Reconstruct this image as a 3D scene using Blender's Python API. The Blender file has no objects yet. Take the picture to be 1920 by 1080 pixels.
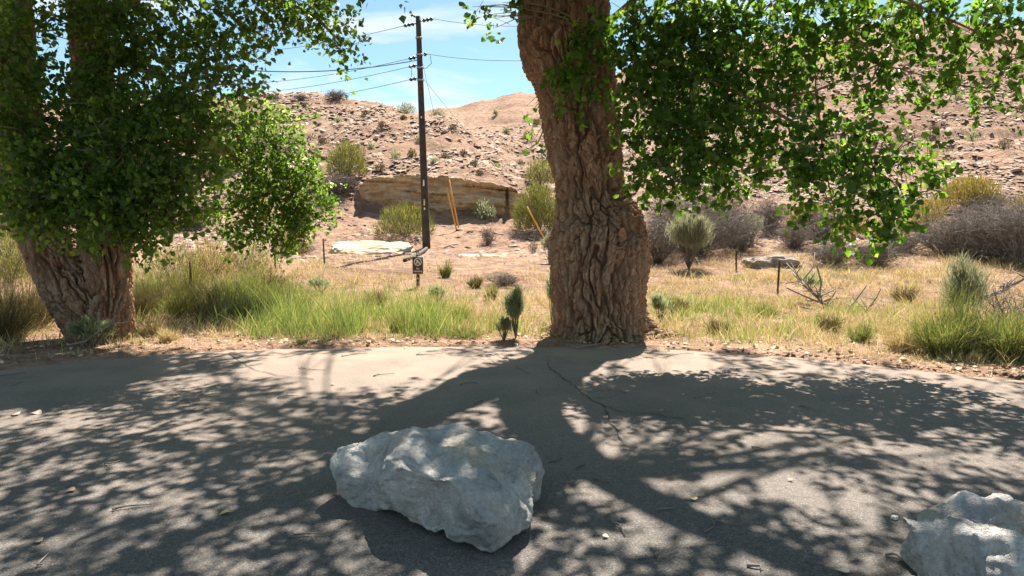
import bpy, bmesh, math, random
import numpy as np
from mathutils import Vector, Matrix

# ------------------------------------------------------------------ camera, world, sun, exposure
SC = bpy.context.scene
COL = SC.collection
F = 1297.0                      # focal length in pixels of a 1920 wide frame
PITCH = math.atan(110.0 / F)    # looking slightly down
CAMZ = 1.6
cam_d = bpy.data.cameras.new('camera')
cam = bpy.data.objects.new('camera', cam_d)
COL.objects.link(cam)
cam.location = (0, 0, CAMZ)
cam.rotation_euler = (math.pi / 2 - PITCH, 0, 0)
cam_d.sensor_width = 36
cam_d.lens = 36 * F / 1920
cam_d.clip_start = 0.05
cam_d.clip_end = 6000
SC.camera = cam

SUN_EL, SUN_AZ = math.radians(53), math.radians(14)     # azimuth from +Y towards +X
S = Vector((math.cos(SUN_EL) * math.sin(SUN_AZ), math.cos(SUN_EL) * math.cos(SUN_AZ), math.sin(SUN_EL)))
W = bpy.data.worlds.new('World')
SC.world = W
W.use_nodes = True
nt = W.node_tree
nt.nodes.clear()
wo = nt.nodes.new('ShaderNodeOutputWorld')
bg = nt.nodes.new('ShaderNodeBackground')
sky = nt.nodes.new('ShaderNodeTexSky')
sky.sky_type = 'NISHITA'
sky.sun_disc = False
sky.sun_elevation = SUN_EL
sky.sun_rotation = SUN_AZ
sky.altitude = 1500
sky.air_density = 1.15
sky.dust_density = 0.25
sky.ozone_density = 1.6
bg.inputs['Strength'].default_value = 0.057
# thin fair-weather clouds all round the sky
tc = nt.nodes.new('ShaderNodeTexCoord')
sep = nt.nodes.new('ShaderNodeSeparateXYZ')
nt.links.new(tc.outputs['Generated'], sep.inputs[0])
mp = nt.nodes.new('ShaderNodeMapping')
mp.inputs['Scale'].default_value = (1.0, 1.0, 3.6)
mp.inputs['Location'].default_value = (3.9, 2.83, 1.32)
nt.links.new(tc.outputs['Generated'], mp.inputs[0])
cn = nt.nodes.new('ShaderNodeTexNoise')
cn.inputs['Scale'].default_value = 4.5
cn.inputs['Detail'].default_value = 7
cn.inputs['Roughness'].default_value = 0.55
cn.inputs['Distortion'].default_value = 0.35
nt.links.new(mp.outputs[0], cn.inputs['Vector'])
cr = nt.nodes.new('ShaderNodeValToRGB')
cr.color_ramp.elements[0].position = 0.52
cr.color_ramp.elements[0].color = (0, 0, 0, 1)
cr.color_ramp.elements[1].position = 0.66
cr.color_ramp.elements[1].color = (0.7, 0.7, 0.7, 1)
nt.links.new(cn.outputs['Fac'], cr.inputs[0])
tint = nt.nodes.new('ShaderNodeMixRGB')
tint.blend_type = 'MULTIPLY'
tint.inputs[0].default_value = 1
tint.inputs[2].default_value = (0.98, 1.07, 0.95, 1)
nt.links.new(sky.outputs[0], tint.inputs[1])
mx = nt.nodes.new('ShaderNodeMixRGB')
mx.inputs[2].default_value = (6.6, 6.8, 6.9, 1)
nt.links.new(cr.outputs[0], mx.inputs[0])
nt.links.new(tint.outputs[0], mx.inputs[1])
nt.links.new(mx.outputs[0], bg.inputs['Color'])
nt.links.new(bg.outputs[0], wo.inputs[0])

sl = bpy.data.lights.new('sun', 'SUN')
sl.energy = 5.0
sl.angle = math.radians(0.53)
sl.color = (1.0, 0.91, 0.79)
so = bpy.data.objects.new('sun', sl)
COL.objects.link(so)
so.rotation_euler = S.to_track_quat('Z', 'Y').to_euler()
so.location = (10, 30, 40)

SC.view_settings.view_transform = 'Standard'
SC.view_settings.look = 'None'
SC.view_settings.gamma = 1
SC.view_settings.exposure = 1.55
SC.render.engine = 'CYCLES'
SC.cycles.max_bounces = 8
SC.cycles.diffuse_bounces = 4
SC.cycles.transmission_bounces = 4
SC.cycles.use_denoising = True

random.seed(7)
RNG = np.random.default_rng(11)

# ------------------------------------------------------------------ projection helpers
CP, SP = math.cos(PITCH), math.sin(PITCH)

def at(px, py, Y):
    """world point at depth Y seen at photo pixel px, py"""
    a = (px - 960) / F
    b = -(py - 540) / F
    d = (a, CP + b * SP, -SP + b * CP)
    k = Y / d[1]
    return Vector((d[0] * k, Y, CAMZ + d[2] * k))

def gnd(px, py, z=0.0):
    a = (px - 960) / F
    b = -(py - 540) / F
    d = (a, CP + b * SP, -SP + b * CP)
    k = (z - CAMZ) / d[2]
    return Vector((d[0] * k, d[1] * k, z))

def proj(P):
    """photo pixels of an (n,3) array"""
    x, y, z = P[:, 0], P[:, 1], P[:, 2] - CAMZ
    dep = y * CP - z * SP
    up = y * SP + z * CP
    dep = np.maximum(dep, 0.05)
    return 960 + F * x / dep, 540 - F * up / dep

# ------------------------------------------------------------------ numpy noise
_perm = np.random.default_rng(3).permutation(256)
_perm = np.concatenate([_perm, _perm, _perm]).astype(np.int64)
_g = np.random.default_rng(4).normal(size=(256, 3))
_g /= np.linalg.norm(_g, axis=1)[:, None]

def perlin(x, y, z):
    x, y, z = np.broadcast_arrays(np.asarray(x, float), np.asarray(y, float), np.asarray(z, float))
    xi, yi, zi = np.floor(x).astype(np.int64), np.floor(y).astype(np.int64), np.floor(z).astype(np.int64)
    xf, yf, zf = x - xi, y - yi, z - zi
    u, v, w = [t * t * t * (t * (t * 6 - 15) + 10) for t in (xf, yf, zf)]
    xi &= 255; yi &= 255; zi &= 255
    def gr(dx, dy, dz):
        h = _perm[_perm[_perm[xi + dx] + yi + dy] + zi + dz]
        g = _g[h]
        return g[..., 0] * (xf - dx) + g[..., 1] * (yf - dy) + g[..., 2] * (zf - dz)
    def lp(a, b, t): return a + t * (b - a)
    x00 = lp(gr(0, 0, 0), gr(1, 0, 0), u); x10 = lp(gr(0, 1, 0), gr(1, 1, 0), u)
    x01 = lp(gr(0, 0, 1), gr(1, 0, 1), u); x11 = lp(gr(0, 1, 1), gr(1, 1, 1), u)
    return lp(lp(x00, x10, v), lp(x01, x11, v), w) * 1.6

def fbm(x, y, z, o=4, lac=2.1, gain=0.5):
    s, a = 0, 1.0
    for i in range(o):
        s = s + a * perlin(x, y, z + 17.3 * i)
        x, y, z = np.asarray(x) * lac, np.asarray(y) * lac, np.asarray(z) * lac
        a *= gain
    return s

def sstep(a, b, x):
    t = np.clip((x - a) / (b - a), 0, 1)
    return t * t * (3 - 2 * t)

# ------------------------------------------------------------------ object helpers
def mesh_np(name, V, faces_tri=None, faces_quad=None, mat=None, smooth=False):
    V = np.asarray(V, np.float32)
    me = bpy.data.meshes.new(name)
    nt_ = 0 if faces_tri is None else len(faces_tri)
    nq = 0 if faces_quad is None else len(faces_quad)
    loops = []
    if nt_: loops.append(np.asarray(faces_tri, np.int32).ravel())
    if nq: loops.append(np.asarray(faces_quad, np.int32).ravel())
    lv = np.concatenate(loops)
    st = np.concatenate([np.arange(nt_, dtype=np.int32) * 3, nt_ * 3 + np.arange(nq, dtype=np.int32) * 4])
    me.vertices.add(len(V)); me.loops.add(len(lv)); me.polygons.add(nt_ + nq)
    me.vertices.foreach_set('co', V.ravel())
    me.loops.foreach_set('vertex_index', lv)
    me.polygons.foreach_set('loop_start', st)
    if smooth:
        me.polygons.foreach_set('use_smooth', np.ones(nt_ + nq, bool))
    me.update(calc_edges=True)
    me.validate()
    if mat: me.materials.append(mat)
    return me

def obj(name, me, parent=None, loc=None):
    o = bpy.data.objects.new(name, me)
    COL.objects.link(o)
    if parent: o.parent = parent
    if loc is not None: o.location = loc
    return o

def empty(name, loc=(0, 0, 0)):
    o = bpy.data.objects.new(name, None)
    o.empty_display_size = 0.2
    COL.objects.link(o)
    o.location = loc
    return o

def tag(o, label=None, cat=None, group=None, kind=None):
    if label: o['label'] = label
    if cat: o['category'] = cat
    if group: o['group'] = group
    if kind: o['kind'] = kind
    return o

class Bag:
    """collects triangles / quads of one mesh"""
    def __init__(s): s.v, s.t, s.q, s.n = [], [], [], 0
    def add(s, V, t=None, q=None):
        V = np.asarray(V, float)
        if t is not None and len(t): s.t.append(np.asarray(t) + s.n)
        if q is not None and len(q): s.q.append(np.asarray(q) + s.n)
        s.v.append(V); s.n += len(V)
    def mesh(s, name, mat, smooth=False, off=None):
        V = np.concatenate(s.v)
        if off is not None: V = V - np.asarray(off)
        return mesh_np(name, V, np.concatenate(s.t) if s.t else None, np.concatenate(s.q) if s.q else None, mat, smooth)

def tube(bag, pts, r0, r1=None, k=5, rad=None):
    pts = np.asarray([tuple(p) for p in pts], float)
    n = len(pts)
    if rad is None: rad = np.linspace(r0, r1 if r1 is not None else r0, n)
    T = np.gradient(pts, axis=0)
    T /= np.linalg.norm(T, axis=1)[:, None] + 1e-9
    ref = np.array([0.31, 0.17, 0.93]) if abs(T[0][2]) < 0.9 else np.array([0.9, 0.3, 0.1])
    A = np.cross(T, ref); A /= np.linalg.norm(A, axis=1)[:, None] + 1e-9
    B = np.cross(T, A)
    th = np.arange(k) * 2 * math.pi / k
    V = pts[:, None, :] + rad[:, None, None] * (A[:, None, :] * np.cos(th)[None, :, None] + B[:, None, :] * np.sin(th)[None, :, None])
    V = V.reshape(-1, 3)
    i, j = np.meshgrid(np.arange(n - 1), np.arange(k), indexing='ij')
    a = (i * k + j).ravel(); b = (i * k + (j + 1) % k).ravel()
    q = np.stack([a, b, b + k, a + k], 1)
    caps = []
    V = np.concatenate([V, pts[:1], pts[-1:]])
    for j in range(k):
        caps.append((n * k, (j + 1) % k, j)); caps.append((n * k + 1, (n - 1) * k + j, (n - 1) * k + (j + 1) % k))
    bag.add(V, caps, q)

def box(bag, c, s, R=None):
    c = np.asarray(c, float); s = np.asarray(s, float) / 2
    V = np.array([(x, y, z) for x in (-1, 1) for y in (-1, 1) for z in (-1, 1)], float) * s
    if R is not None: V = V @ np.array(R).T
    bag.add(V + c, None, [(0, 1, 3, 2), (4, 6, 7, 5), (0, 4, 5, 1), (2, 3, 7, 6), (0, 2, 6, 4), (1, 5, 7, 3)])

def ribbons(P0, P1, P2, width, seg=2, flat=None):
    """curved tapering blades; quadratic from P0 over P1 to P2. returns V, tris"""
    n = len(P0)
    d = P2 - P0
    r = RNG.normal(size=(n, 3)) if flat is None else flat
    side = np.cross(d, r); side /= np.linalg.norm(side, axis=1)[:, None] + 1e-9
    width = np.broadcast_to(np.asarray(width, float), (n,))
    rows = []
    for i in range(seg):
        t = i / seg
        p = (1 - t) ** 2 * P0 + 2 * t * (1 - t) * P1 + t * t * P2
        w = width * (1 - 0.6 * t) / 2
        rows += [p - side * w[:, None], p + side * w[:, None]]
    rows.append(P2)
    V = np.stack(rows, 1)
    m = 2 * seg + 1
    tr = []
    for i in range(seg - 1):
        a = 2 * i
        tr += [(a, a + 1, a + 3), (a, a + 3, a + 2)]
    a = 2 * (seg - 1)
    tr.append((a, a + 1, a + 2))
    tri = (np.arange(n)[:, None, None] * m + np.array(tr)[None]).reshape(-1, 3)
    return V.reshape(-1, 3), tri

# ------------------------------------------------------------------ materials
def new_mat(name):
    m = bpy.data.materials.new(name)
    m.use_nodes = True
    t = m.node_tree
    return m, t, t.nodes['Principled BSDF']

def nd(t, typ, **kw):
    n = t.nodes.new(typ)
    for k, v in kw.items():
        if k in n.inputs: n.inputs[k].default_value = v
        else: setattr(n, k, v)
    return n

def ramp(t, fac, stops):
    r = t.nodes.new('ShaderNodeValToRGB')
    e = r.color_ramp.elements
    while len(e) < len(stops): e.new(0.5)
    for i, (p, c) in enumerate(stops):
        e[i].position = p
        e[i].color = (*c, 1) if len(c) == 3 else c
    t.links.new(fac, r.inputs[0])
    return r.outputs[0]

def objco(t, scale=(1, 1, 1)):
    g = t.nodes.new('ShaderNodeNewGeometry')
    m = t.nodes.new('ShaderNodeMapping')
    m.inputs['Scale'].default_value = scale
    t.links.new(g.outputs['Position'], m.inputs[0])
    return m.outputs[0]

def noise(t, vec, scale, detail=5, rough=0.55, dist=0.0):
    n = nd(t, 'ShaderNodeTexNoise', Scale=scale, Detail=detail, Roughness=rough, Distortion=dist)
    t.links.new(vec, n.inputs['Vector'])
    return n.outputs['Fac']

def mixc(t, fac, a, b, mode='MIX'):
    m = nd(t, 'ShaderNodeMixRGB', blend_type=mode)
    for s, i in ((fac, 0), (a, 1), (b, 2)):
        if isinstance(s, (int, float)): m.inputs[i].default_value = s
        elif isinstance(s, tuple): m.inputs[i].default_value = (*s, 1)
        else: t.links.new(s, m.inputs[i])
    return m.outputs[0]

def bump(t, p, h, strength, dist):
    b = nd(t, 'ShaderNodeBump', Strength=strength, Distance=dist)
    t.links.new(h, b.inputs['Height'])
    t.links.new(b.outputs[0], p.inputs['Normal'])
    return b

def island_ramp(t, stops):
    g = t.nodes.new('ShaderNodeNewGeometry')
    return ramp(t, g.outputs['Random Per Island'], stops)

def leaf_mat(name, stops, trans=0.4, tcol=(1.6, 1.7, 0.7), rough=0.42, spec=0.35):
    m, t, p = new_mat(name)
    c = island_ramp(t, stops)
    t.links.new(c, p.inputs['Base Color'])
    p.inputs['Roughness'].default_value = rough
    p.inputs['Specular IOR Level'].default_value = spec
    tl = t.nodes.new('ShaderNodeBsdfTranslucent')
    t.links.new(mixc(t, 1.0, c, tcol, 'MULTIPLY'), tl.inputs[0])
    ms = t.nodes.new('ShaderNodeMixShader')
    ms.inputs[0].default_value = trans
    t.links.new(p.outputs[0], ms.inputs[1]); t.links.new(tl.outputs[0], ms.inputs[2])
    t.links.new(ms.outputs[0], t.nodes['Material Output'].inputs[0])
    return m

def plain(name, col, rough=0.6, var=0.25, scale=8.0, metal=0.0, bmp=0.0):
    m, t, p = new_mat(name)
    v = objco(t)
    n = noise(t, v, scale, 4)
    c2 = tuple(x * (1 - var) for x in col); c3 = tuple(min(1, x * (1 + var)) for x in col)
    t.links.new(ramp(t, n, [(0.3, c2), (0.7, c3)]), p.inputs['Base Color'])
    p.inputs['Roughness'].default_value = rough
    p.inputs['Metallic'].default_value = metal
    if bmp: bump(t, p, n, 0.6, bmp)
    return m

def isl(name, stops, rough=0.8, spec=0.2):
    m, t, p = new_mat(name)
    t.links.new(island_ramp(t, stops), p.inputs['Base Color'])
    p.inputs['Roughness'].default_value = rough
    p.inputs['Specular IOR Level'].default_value = spec
    return m

M = {}
# old asphalt, dusty, with pale aggregate
m, t, p = new_mat('asphalt'); v = objco(t)
n1 = noise(t, v, 0.55, 4); n2 = noise(t, v, 130, 2, 0.6)
vo = nd(t, 'ShaderNodeTexVoronoi', Scale=150.0); t.links.new(v, vo.inputs['Vector'])
base = ramp(t, n1, [(0.2, (0.115, 0.107, 0.102)), (0.5, (0.15, 0.139, 0.131)), (0.8, (0.20, 0.181, 0.167))])
spk = ramp(t, vo.outputs['Color'], [(0.0, (0.5, 0.5, 0.5)), (0.45, (0.9, 0.9, 0.9)), (0.8, (1.15, 1.13, 1.1)), (1.0, (2.3, 2.2, 2.1))])
c = mixc(t, 1.0, base, spk, 'MULTIPLY')
c = mixc(t, 1.0, c, ramp(t, noise(t, v, 22, 5, 0.65), [(0.3, (0.78, 0.78, 0.79)), (0.5, (1, 1, 1)), (0.72, (1.22, 1.2, 1.18))]), 'MULTIPLY')
sepx = nd(t, 'ShaderNodeSeparateXYZ'); t.links.new(v, sepx.inputs[0])
mr = nd(t, 'ShaderNodeMapRange'); mr.inputs['From Min'].default_value = 3.5; mr.inputs['From Max'].default_value = 9.0
t.links.new(sepx.outputs['Y'], mr.inputs['Value'])
mm = nd(t, 'ShaderNodeMath', operation='MULTIPLY'); t.links.new(mr.outputs[0], mm.inputs[0])
t.links.new(ramp(t, noise(t, v, 1.3, 6, 0.6), [(0.3, (0.4,) * 3), (0.62, (1.0,) * 3)]), mm.inputs[1])
c = mixc(t, mm.outputs[0], c, (0.35, 0.27, 0.218))            # blown sand towards the verge
c = mixc(t, 1.0, c, ramp(t, noise(t, v, 48, 4, 0.7), [(0.3, (0.82, 0.82, 0.82)), (0.7, (1.16, 1.16, 1.16))]), 'MULTIPLY')
t.links.new(c, p.inputs['Base Color']); p.inputs['Roughness'].default_value = 0.9
p.inputs['Specular IOR Level'].default_value = 0.2
bump(t, p, mixc(t, 0.5, n2, vo.outputs['Distance']), 0.7, 0.008)
M['asphalt'] = m

# dry desert soil and scree
m, t, p = new_mat('soil'); v = objco(t)
n1 = noise(t, v, 0.12, 6, 0.6); n2 = noise(t, v, 2.2, 6, 0.65); n3 = noise(t, v, 9, 4, 0.7)
c = ramp(t, n1, [(0.3, (0.24, 0.15, 0.105)), (0.5, (0.335, 0.218, 0.155)), (0.72, (0.395, 0.285, 0.21))])
c = mixc(t, 0.8, c, ramp(t, n2, [(0.28, (0.42, 0.40, 0.38)), (0.5, (1, 1, 1)), (0.72, (1.4, 1.4, 1.4))]), 'MULTIPLY')
vo = nd(t, 'ShaderNodeTexVoronoi', Scale=2.4); t.links.new(objco(t, (1, 1, 2.2)), vo.inputs['Vector'])
c = mixc(t, 0.55, c, ramp(t, vo.outputs['Color'], [(0.2, (0.7, 0.68, 0.66)), (0.8, (1.3, 1.25, 1.2))]), 'MULTIPLY')
t.links.new(c, p.inputs['Base Color']); p.inputs['Roughness'].default_value = 0.95
p.inputs['Specular IOR Level'].default_value = 0.1
bump(t, p, mixc(t, 0.5, n2, n3), 1.0, 0.25)
M['soil'] = m

# cottonwood bark
m, t, p = new_mat('bark'); v = objco(t, (1, 1, 0.2))
n1 = noise(t, v, 16, 7, 0.7, 0.5); n2 = noise(t, v, 60, 4, 0.7)
n0 = noise(t, objco(t), 0.9, 4)
c = ramp(t, n1, [(0.3, (0.185, 0.088, 0.05)), (0.48, (0.345, 0.20, 0.128)), (0.68, (0.51, 0.37, 0.275))])
c = mixc(t, ramp(t, n0, [(0.4, (0, 0, 0)), (0.65, (0.75, 0.75, 0.75))]), c, mixc(t, 1.0, c, (1.02, 1.12, 1.2), 'MULTIPLY'))
t.links.new(c, p.inputs['Base Color']); p.inputs['Roughness'].default_value = 0.92
p.inputs['Specular IOR Level'].default_value = 0.15
bump(t, p, mixc(t, 0.6, n1, n2), 1.0, 0.04)
M['bark'] = m
M['twig'] = plain('twig_bark', (0.24, 0.19, 0.14), 0.85, 0.3, 6)
M['deadwood'] = isl('dead_wood', [(0, (0.14, 0.115, 0.10)), (0.5, (0.22, 0.19, 0.165)), (1, (0.34, 0.30, 0.27))])
M['darkdead'] = isl('dead_brush_wood', [(0, (0.11, 0.085, 0.07)), (0.6, (0.2, 0.165, 0.145)), (1, (0.33, 0.29, 0.25))])
M['scar'] = plain('bare_wood', (0.36, 0.21, 0.12), 0.8, 0.3, 14, bmp=0.01)
M['leafR'] = leaf_mat('cottonwood_leaf', [(0, (0.022, 0.046, 0.012)), (0.5, (0.038, 0.078, 0.016)), (0.85, (0.06, 0.11, 0.022)), (1, (0.12, 0.15, 0.05))], 0.5, (4.4, 4.5, 1.6))
M['leafL'] = leaf_mat('cottonwood_leaf_light', [(0, (0.026, 0.050, 0.013)), (0.5, (0.045, 0.082, 0.02)), (0.85, (0.07, 0.115, 0.028)), (1, (0.13, 0.17, 0.06))], 0.5, (4.8, 4.7, 1.9))
M['brush'] = leaf_mat('rabbitbrush_leaf', [(0, (0.10, 0.11, 0.03)), (0.5, (0.19, 0.195, 0.06)), (1, (0.33, 0.31, 0.12))], 0.3, (1.3, 1.3, 0.8), 0.7, 0.15)
M['brush_yellow'] = leaf_mat('rabbitbrush_yellow_leaf', [(0, (0.15, 0.13, 0.03)), (0.5, (0.27, 0.23, 0.06)), (1, (0.40, 0.33, 0.10))], 0.3, (1.3, 1.2, 0.7), 0.7, 0.15)
M['brush_grey'] = leaf_mat('sage_leaf', [(0, (0.13, 0.135, 0.09)), (0.5, (0.23, 0.235, 0.165)), (1, (0.36, 0.36, 0.26))], 0.45, (1.4, 1.4, 1.1), 0.75, 0.15)
M['sage_dark'] = leaf_mat('dark_sage_leaf', [(0, (0.10, 0.12, 0.07)), (0.5, (0.17, 0.195, 0.12)), (1, (0.27, 0.29, 0.19))], 0.5, (2.2, 2.2, 1.7), 0.7, 0.15)
M['fresh'] = leaf_mat('green_stem', [(0, (0.08, 0.10, 0.04)), (0.4, (0.14, 0.17, 0.065)), (0.7, (0.23, 0.25, 0.11)), (1, (0.42, 0.34, 0.18))], 0.35, (1.4, 1.5, 0.7), 0.6, 0.2)
M['olive'] = leaf_mat('olive_tuft', [(0, (0.09, 0.075, 0.035)), (0.5, (0.15, 0.13, 0.06)), (1, (0.24, 0.19, 0.10))], 0.2, (1.1, 1.1, 0.8), 0.8, 0.1)
M['straw'] = leaf_mat('dry_grass', [(0, (0.34, 0.23, 0.12)), (0.35, (0.50, 0.38, 0.20)), (0.75, (0.62, 0.52, 0.31)), (1, (0.74, 0.68, 0.47))], 0.35, (1.1, 1.05, 0.8), 0.6, 0.2)
M['grass'] = leaf_mat('green_grass', [(0, (0.13, 0.19, 0.06)), (0.5, (0.25, 0.32, 0.11)), (0.85, (0.38, 0.42, 0.18)), (1, (0.54, 0.49, 0.26))], 0.35, (1.3, 1.3, 0.7), 0.6, 0.2)
M['litter'] = isl('leaf_litter', [(0, (0.17, 0.10, 0.055)), (0.45, (0.36, 0.25, 0.15)), (0.8, (0.52, 0.41, 0.28)), (1, (0.68, 0.60, 0.48))])
M['scree'] = isl('scree_stone', [(0, (0.16, 0.105, 0.08)), (0.45, (0.29, 0.195, 0.145)), (0.85, (0.40, 0.295, 0.225)), (1, (0.52, 0.425, 0.345))], 0.9)
M['yleaf'] = plain('yellowed_leaf', (0.62, 0.5, 0.19), 0.6, 0.2, 40)
M['paleleaf'] = plain('bleached_leaf', (0.66, 0.56, 0.42), 0.7, 0.15, 40)
M['stonew'] = plain('white_pebble', (0.72, 0.68, 0.62), 0.8, 0.1, 30)

# pale sandstone (ledge and slabs): bedding comes from geometry, colour from beds
def sandstone(name, c1, c2, c3):
    m, t, p = new_mat(name)
    v = objco(t, (0.35, 0.35, 3.2)); n1 = noise(t, v, 1.6, 7, 0.6, 0.5); n2 = noise(t, objco(t), 7, 6, 0.65)
    n3 = noise(t, objco(t, (1, 1, 0.5)), 0.8, 4)
    c = ramp(t, n1, [(0.3, c1), (0.5, c2), (0.7, c3)])
    c = mixc(t, 0.7, c, ramp(t, n3, [(0.3, (0.7, 0.66, 0.62)), (0.7, (1.25, 1.22, 1.15))]), 'MULTIPLY')
    c = mixc(t, 0.5, c, ramp(t, n2, [(0.25, (0.7, 0.7, 0.7)), (0.75, (1.25, 1.25, 1.25))]), 'MULTIPLY')
    t.links.new(c, p.inputs['Base Color']); p.inputs['Roughness'].default_value = 0.95
    p.inputs['Specular IOR Level'].default_value = 0.1
    bump(t, p, mixc(t, 0.5, n1, n2), 0.9, 0.08)
    return m
M['ledge'] = sandstone('ledge_sandstone', (0.36, 0.25, 0.15), (0.50, 0.37, 0.24), (0.60, 0.47, 0.33))
M['slab'] = sandstone('slab_sandstone', (0.45, 0.37, 0.27), (0.56, 0.47, 0.35), (0.64, 0.55, 0.42))

# blue-grey limestone boulder with buff stains and a pinkish bloom
m, t, p = new_mat('limestone'); v = objco(t)
n1 = noise(t, v, 4.5, 6, 0.6, 0.6); n2 = noise(t, v, 38, 6, 0.7); n3 = noise(t, v, 2.6, 4, 0.5, 0.8); n4 = noise(t, v, 120, 3, 0.6)
c = ramp(t, n1, [(0.3, (0.29, 0.295, 0.305)), (0.5, (0.50, 0.49, 0.48)), (0.7, (0.70, 0.68, 0.645))])
c = mixc(t, ramp(t, n3, [(0.50, (0, 0, 0)), (0.62, (0.75, 0.75, 0.75))]), c, (0.50, 0.43, 0.33))
c = mixc(t, ramp(t, noise(t, v, 3.7, 3, 0.5, 0.3), [(0.6, (0, 0, 0)), (0.72, (0.5, 0.5, 0.5))]), c, (0.58, 0.50, 0.47))
c = mixc(t, 0.7, c, ramp(t, n2, [(0.25, (0.5, 0.5, 0.5)), (0.5, (1, 1, 1)), (0.75, (1.4, 1.4, 1.4))]), 'MULTIPLY')
vein = nd(t, 'ShaderNodeTexVoronoi', Scale=2.2, feature='DISTANCE_TO_EDGE'); 
vv = nd(t, 'ShaderNodeVectorMath', operation='ADD'); t.links.new(v, vv.inputs[0])
nn = nd(t, 'ShaderNodeTexNoise', Scale=4.0, Detail=5.0); t.links.new(v, nn.inputs['Vector']); t.links.new(nn.outputs['Color'], vv.inputs[1])
t.links.new(vv.outputs[0], vein.inputs['Vector'])
c = mixc(t, ramp(t, vein.outputs['Distance'], [(0.0, (0.3,) * 3), (0.02, (0, 0, 0))]), c, (0.55, 0.54, 0.53))
t.links.new(c, p.inputs['Base Color']); p.inputs['Roughness'].default_value = 0.85
p.inputs['Specular IOR Level'].default_value = 0.25
bump(t, p, mixc(t, 0.35, n2, n4), 1.0, 0.04)
M['limestone'] = m

M['polewood'] = plain('creosoted_wood', (0.045, 0.033, 0.026), 0.8, 0.4, 5, bmp=0.01)
M['steel'] = plain('galvanised_steel', (0.35, 0.35, 0.35), 0.45, 0.2, 20, 0.7)
M['wire'] = plain('weathered_wire', (0.10, 0.11, 0.12), 0.5, 0.1, 2, 0.3)
M['porcelain'] = plain('dark_porcelain', (0.04, 0.035, 0.035), 0.25, 0.2, 10)
M['marker'] = plain('orange_plastic', (0.72, 0.36, 0.06), 0.5, 0.12, 3)
M['whitetag'] = plain('white_tag', (0.72, 0.7, 0.66), 0.6, 0.1, 20)
M['yellowtag'] = plain('yellow_tag', (0.62, 0.5, 0.22), 0.6, 0.1, 20)
M['signbrown'] = plain('brown_sign_face', (0.075, 0.028, 0.016), 0.45, 0.12, 12)
M['signwhite'] = plain('white_sign_sheeting', (0.72, 0.68, 0.64), 0.5, 0.06, 12)
M['postbrown'] = plain('brown_post', (0.07, 0.032, 0.022), 0.6, 0.25, 12)
M['rust'] = plain('rusty_steel', (0.10, 0.05, 0.032), 0.75, 0.35, 18, 0.2)
M['dark_rock'] = plain('lichened_rock', (0.27, 0.225, 0.19), 0.95, 0.4, 6, bmp=0.05)
M['crack'] = plain('crack_dirt', (0.05, 0.042, 0.036), 0.95, 0.2, 30)

# ------------------------------------------------------------------ terrain
_edge_px = [(-700, 745), (-300, 712), (0, 690), (200, 670), (400, 655), (700, 648), (1000, 646), (1200, 650), (1500, 668), (1700, 690), (1920, 711), (2300, 745)]
_ex = [gnd(a, b).x for a, b in _edge_px]; _ey = [gnd(a, b).y for a, b in _edge_px]

def edge_y(x):
    x = np.asarray(x, float)
    return np.interp(x, _ex, _ey) + 0.06 * perlin(x * 1.7, 3.1, 0.5) + 0.035 * perlin(x * 6, 9.1, 0.5)

_cols = {
    -500: [(22, 478), (30, 420), (45, 300), (60, 205), (90, 190)],
    0:    [(22, 478), (32, 405), (45, 300), (60, 200), (90, 190)],
    350:  [(20, 492), (27, 455), (34, 395), (40, 340), (60, 192), (90, 188)],
    520:  [(20, 500), (26.6, 468), (34, 385), (36, 350), (48, 240), (58, 182), (70, 184), (110, 230)],
    610:  [(20, 502), (26.6, 468), (34, 380), (36, 345), (48, 235), (58, 182), (70, 186), (110, 230)],
    690:  [(20, 502), (26.6, 468), (33.9, 398), (34.5, 340), (46, 250), (56, 190), (66, 196), (110, 235)],
    840:  [(20, 502), (26.6, 468), (33.9, 410), (34.5, 337), (44, 265), (53, 215), (62, 230), (78, 235), (105, 206), (130, 215)],
    910:  [(20, 502), (26.6, 468), (33.9, 410), (34.5, 343), (42, 292), (48, 268), (56, 280), (75, 240), (108, 190), (140, 195)],
    985:  [(20, 502), (26.6, 470), (33.9, 412), (34.5, 365), (39, 345), (45, 340), (52, 325), (70, 255), (105, 175), (140, 180)],
    1100: [(20, 502), (26, 472), (34, 405), (42, 360), (60, 290), (105, 150), (140, 150)],
    1300: [(20, 500), (30, 432), (45, 330), (70, 200), (100, 95), (140, 95)],
    1500: [(19, 503), (28, 436), (45, 312), (70, 172), (98, 60), (140, 62)],
    1700: [(18.5, 503), (28, 432), (45, 290), (70, 148), (95, 42), (140, 46)],
    1920: [(18, 505), (26, 435), (45, 280), (70, 150), (92, 52), (140, 60)],
    2500: [(18, 505), (26, 435), (45, 280), (70, 150), (92, 52), (140, 60)],
}
_ck = np.array(sorted(_cols), float)
_cz = []
for k in sorted(_cols):
    ys, zs = [10.5, 15.0], [0.03, 0.10]
    for (Y, py) in _cols[k]:
        ys.append(Y); zs.append(at(k, py, Y).z)
    ys.append(260.0); zs.append(zs[-1] * 0.75)
    _cz.append((np.array(ys), np.array(zs)))

def Hbase(x, y):
    x = np.asarray(x, float); y = np.asarray(y, float)
    px = np.clip(960 + F * x / np.maximum(y, 4), -500, 2500)
    Z = np.stack([np.interp(y, a, b) for a, b in _cz], 0)
    i = np.clip(np.searchsorted(_ck, px) - 1, 0, len(_ck) - 2)
    w = (px - _ck[i]) / (_ck[i + 1] - _ck[i])
    w = w * w * (3 - 2 * w)
    I = np.indices(px.shape)
    z = Z[(i,) + tuple(I)] * (1 - w) + Z[(i + 1,) + tuple(I)] * w
    return z

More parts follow.
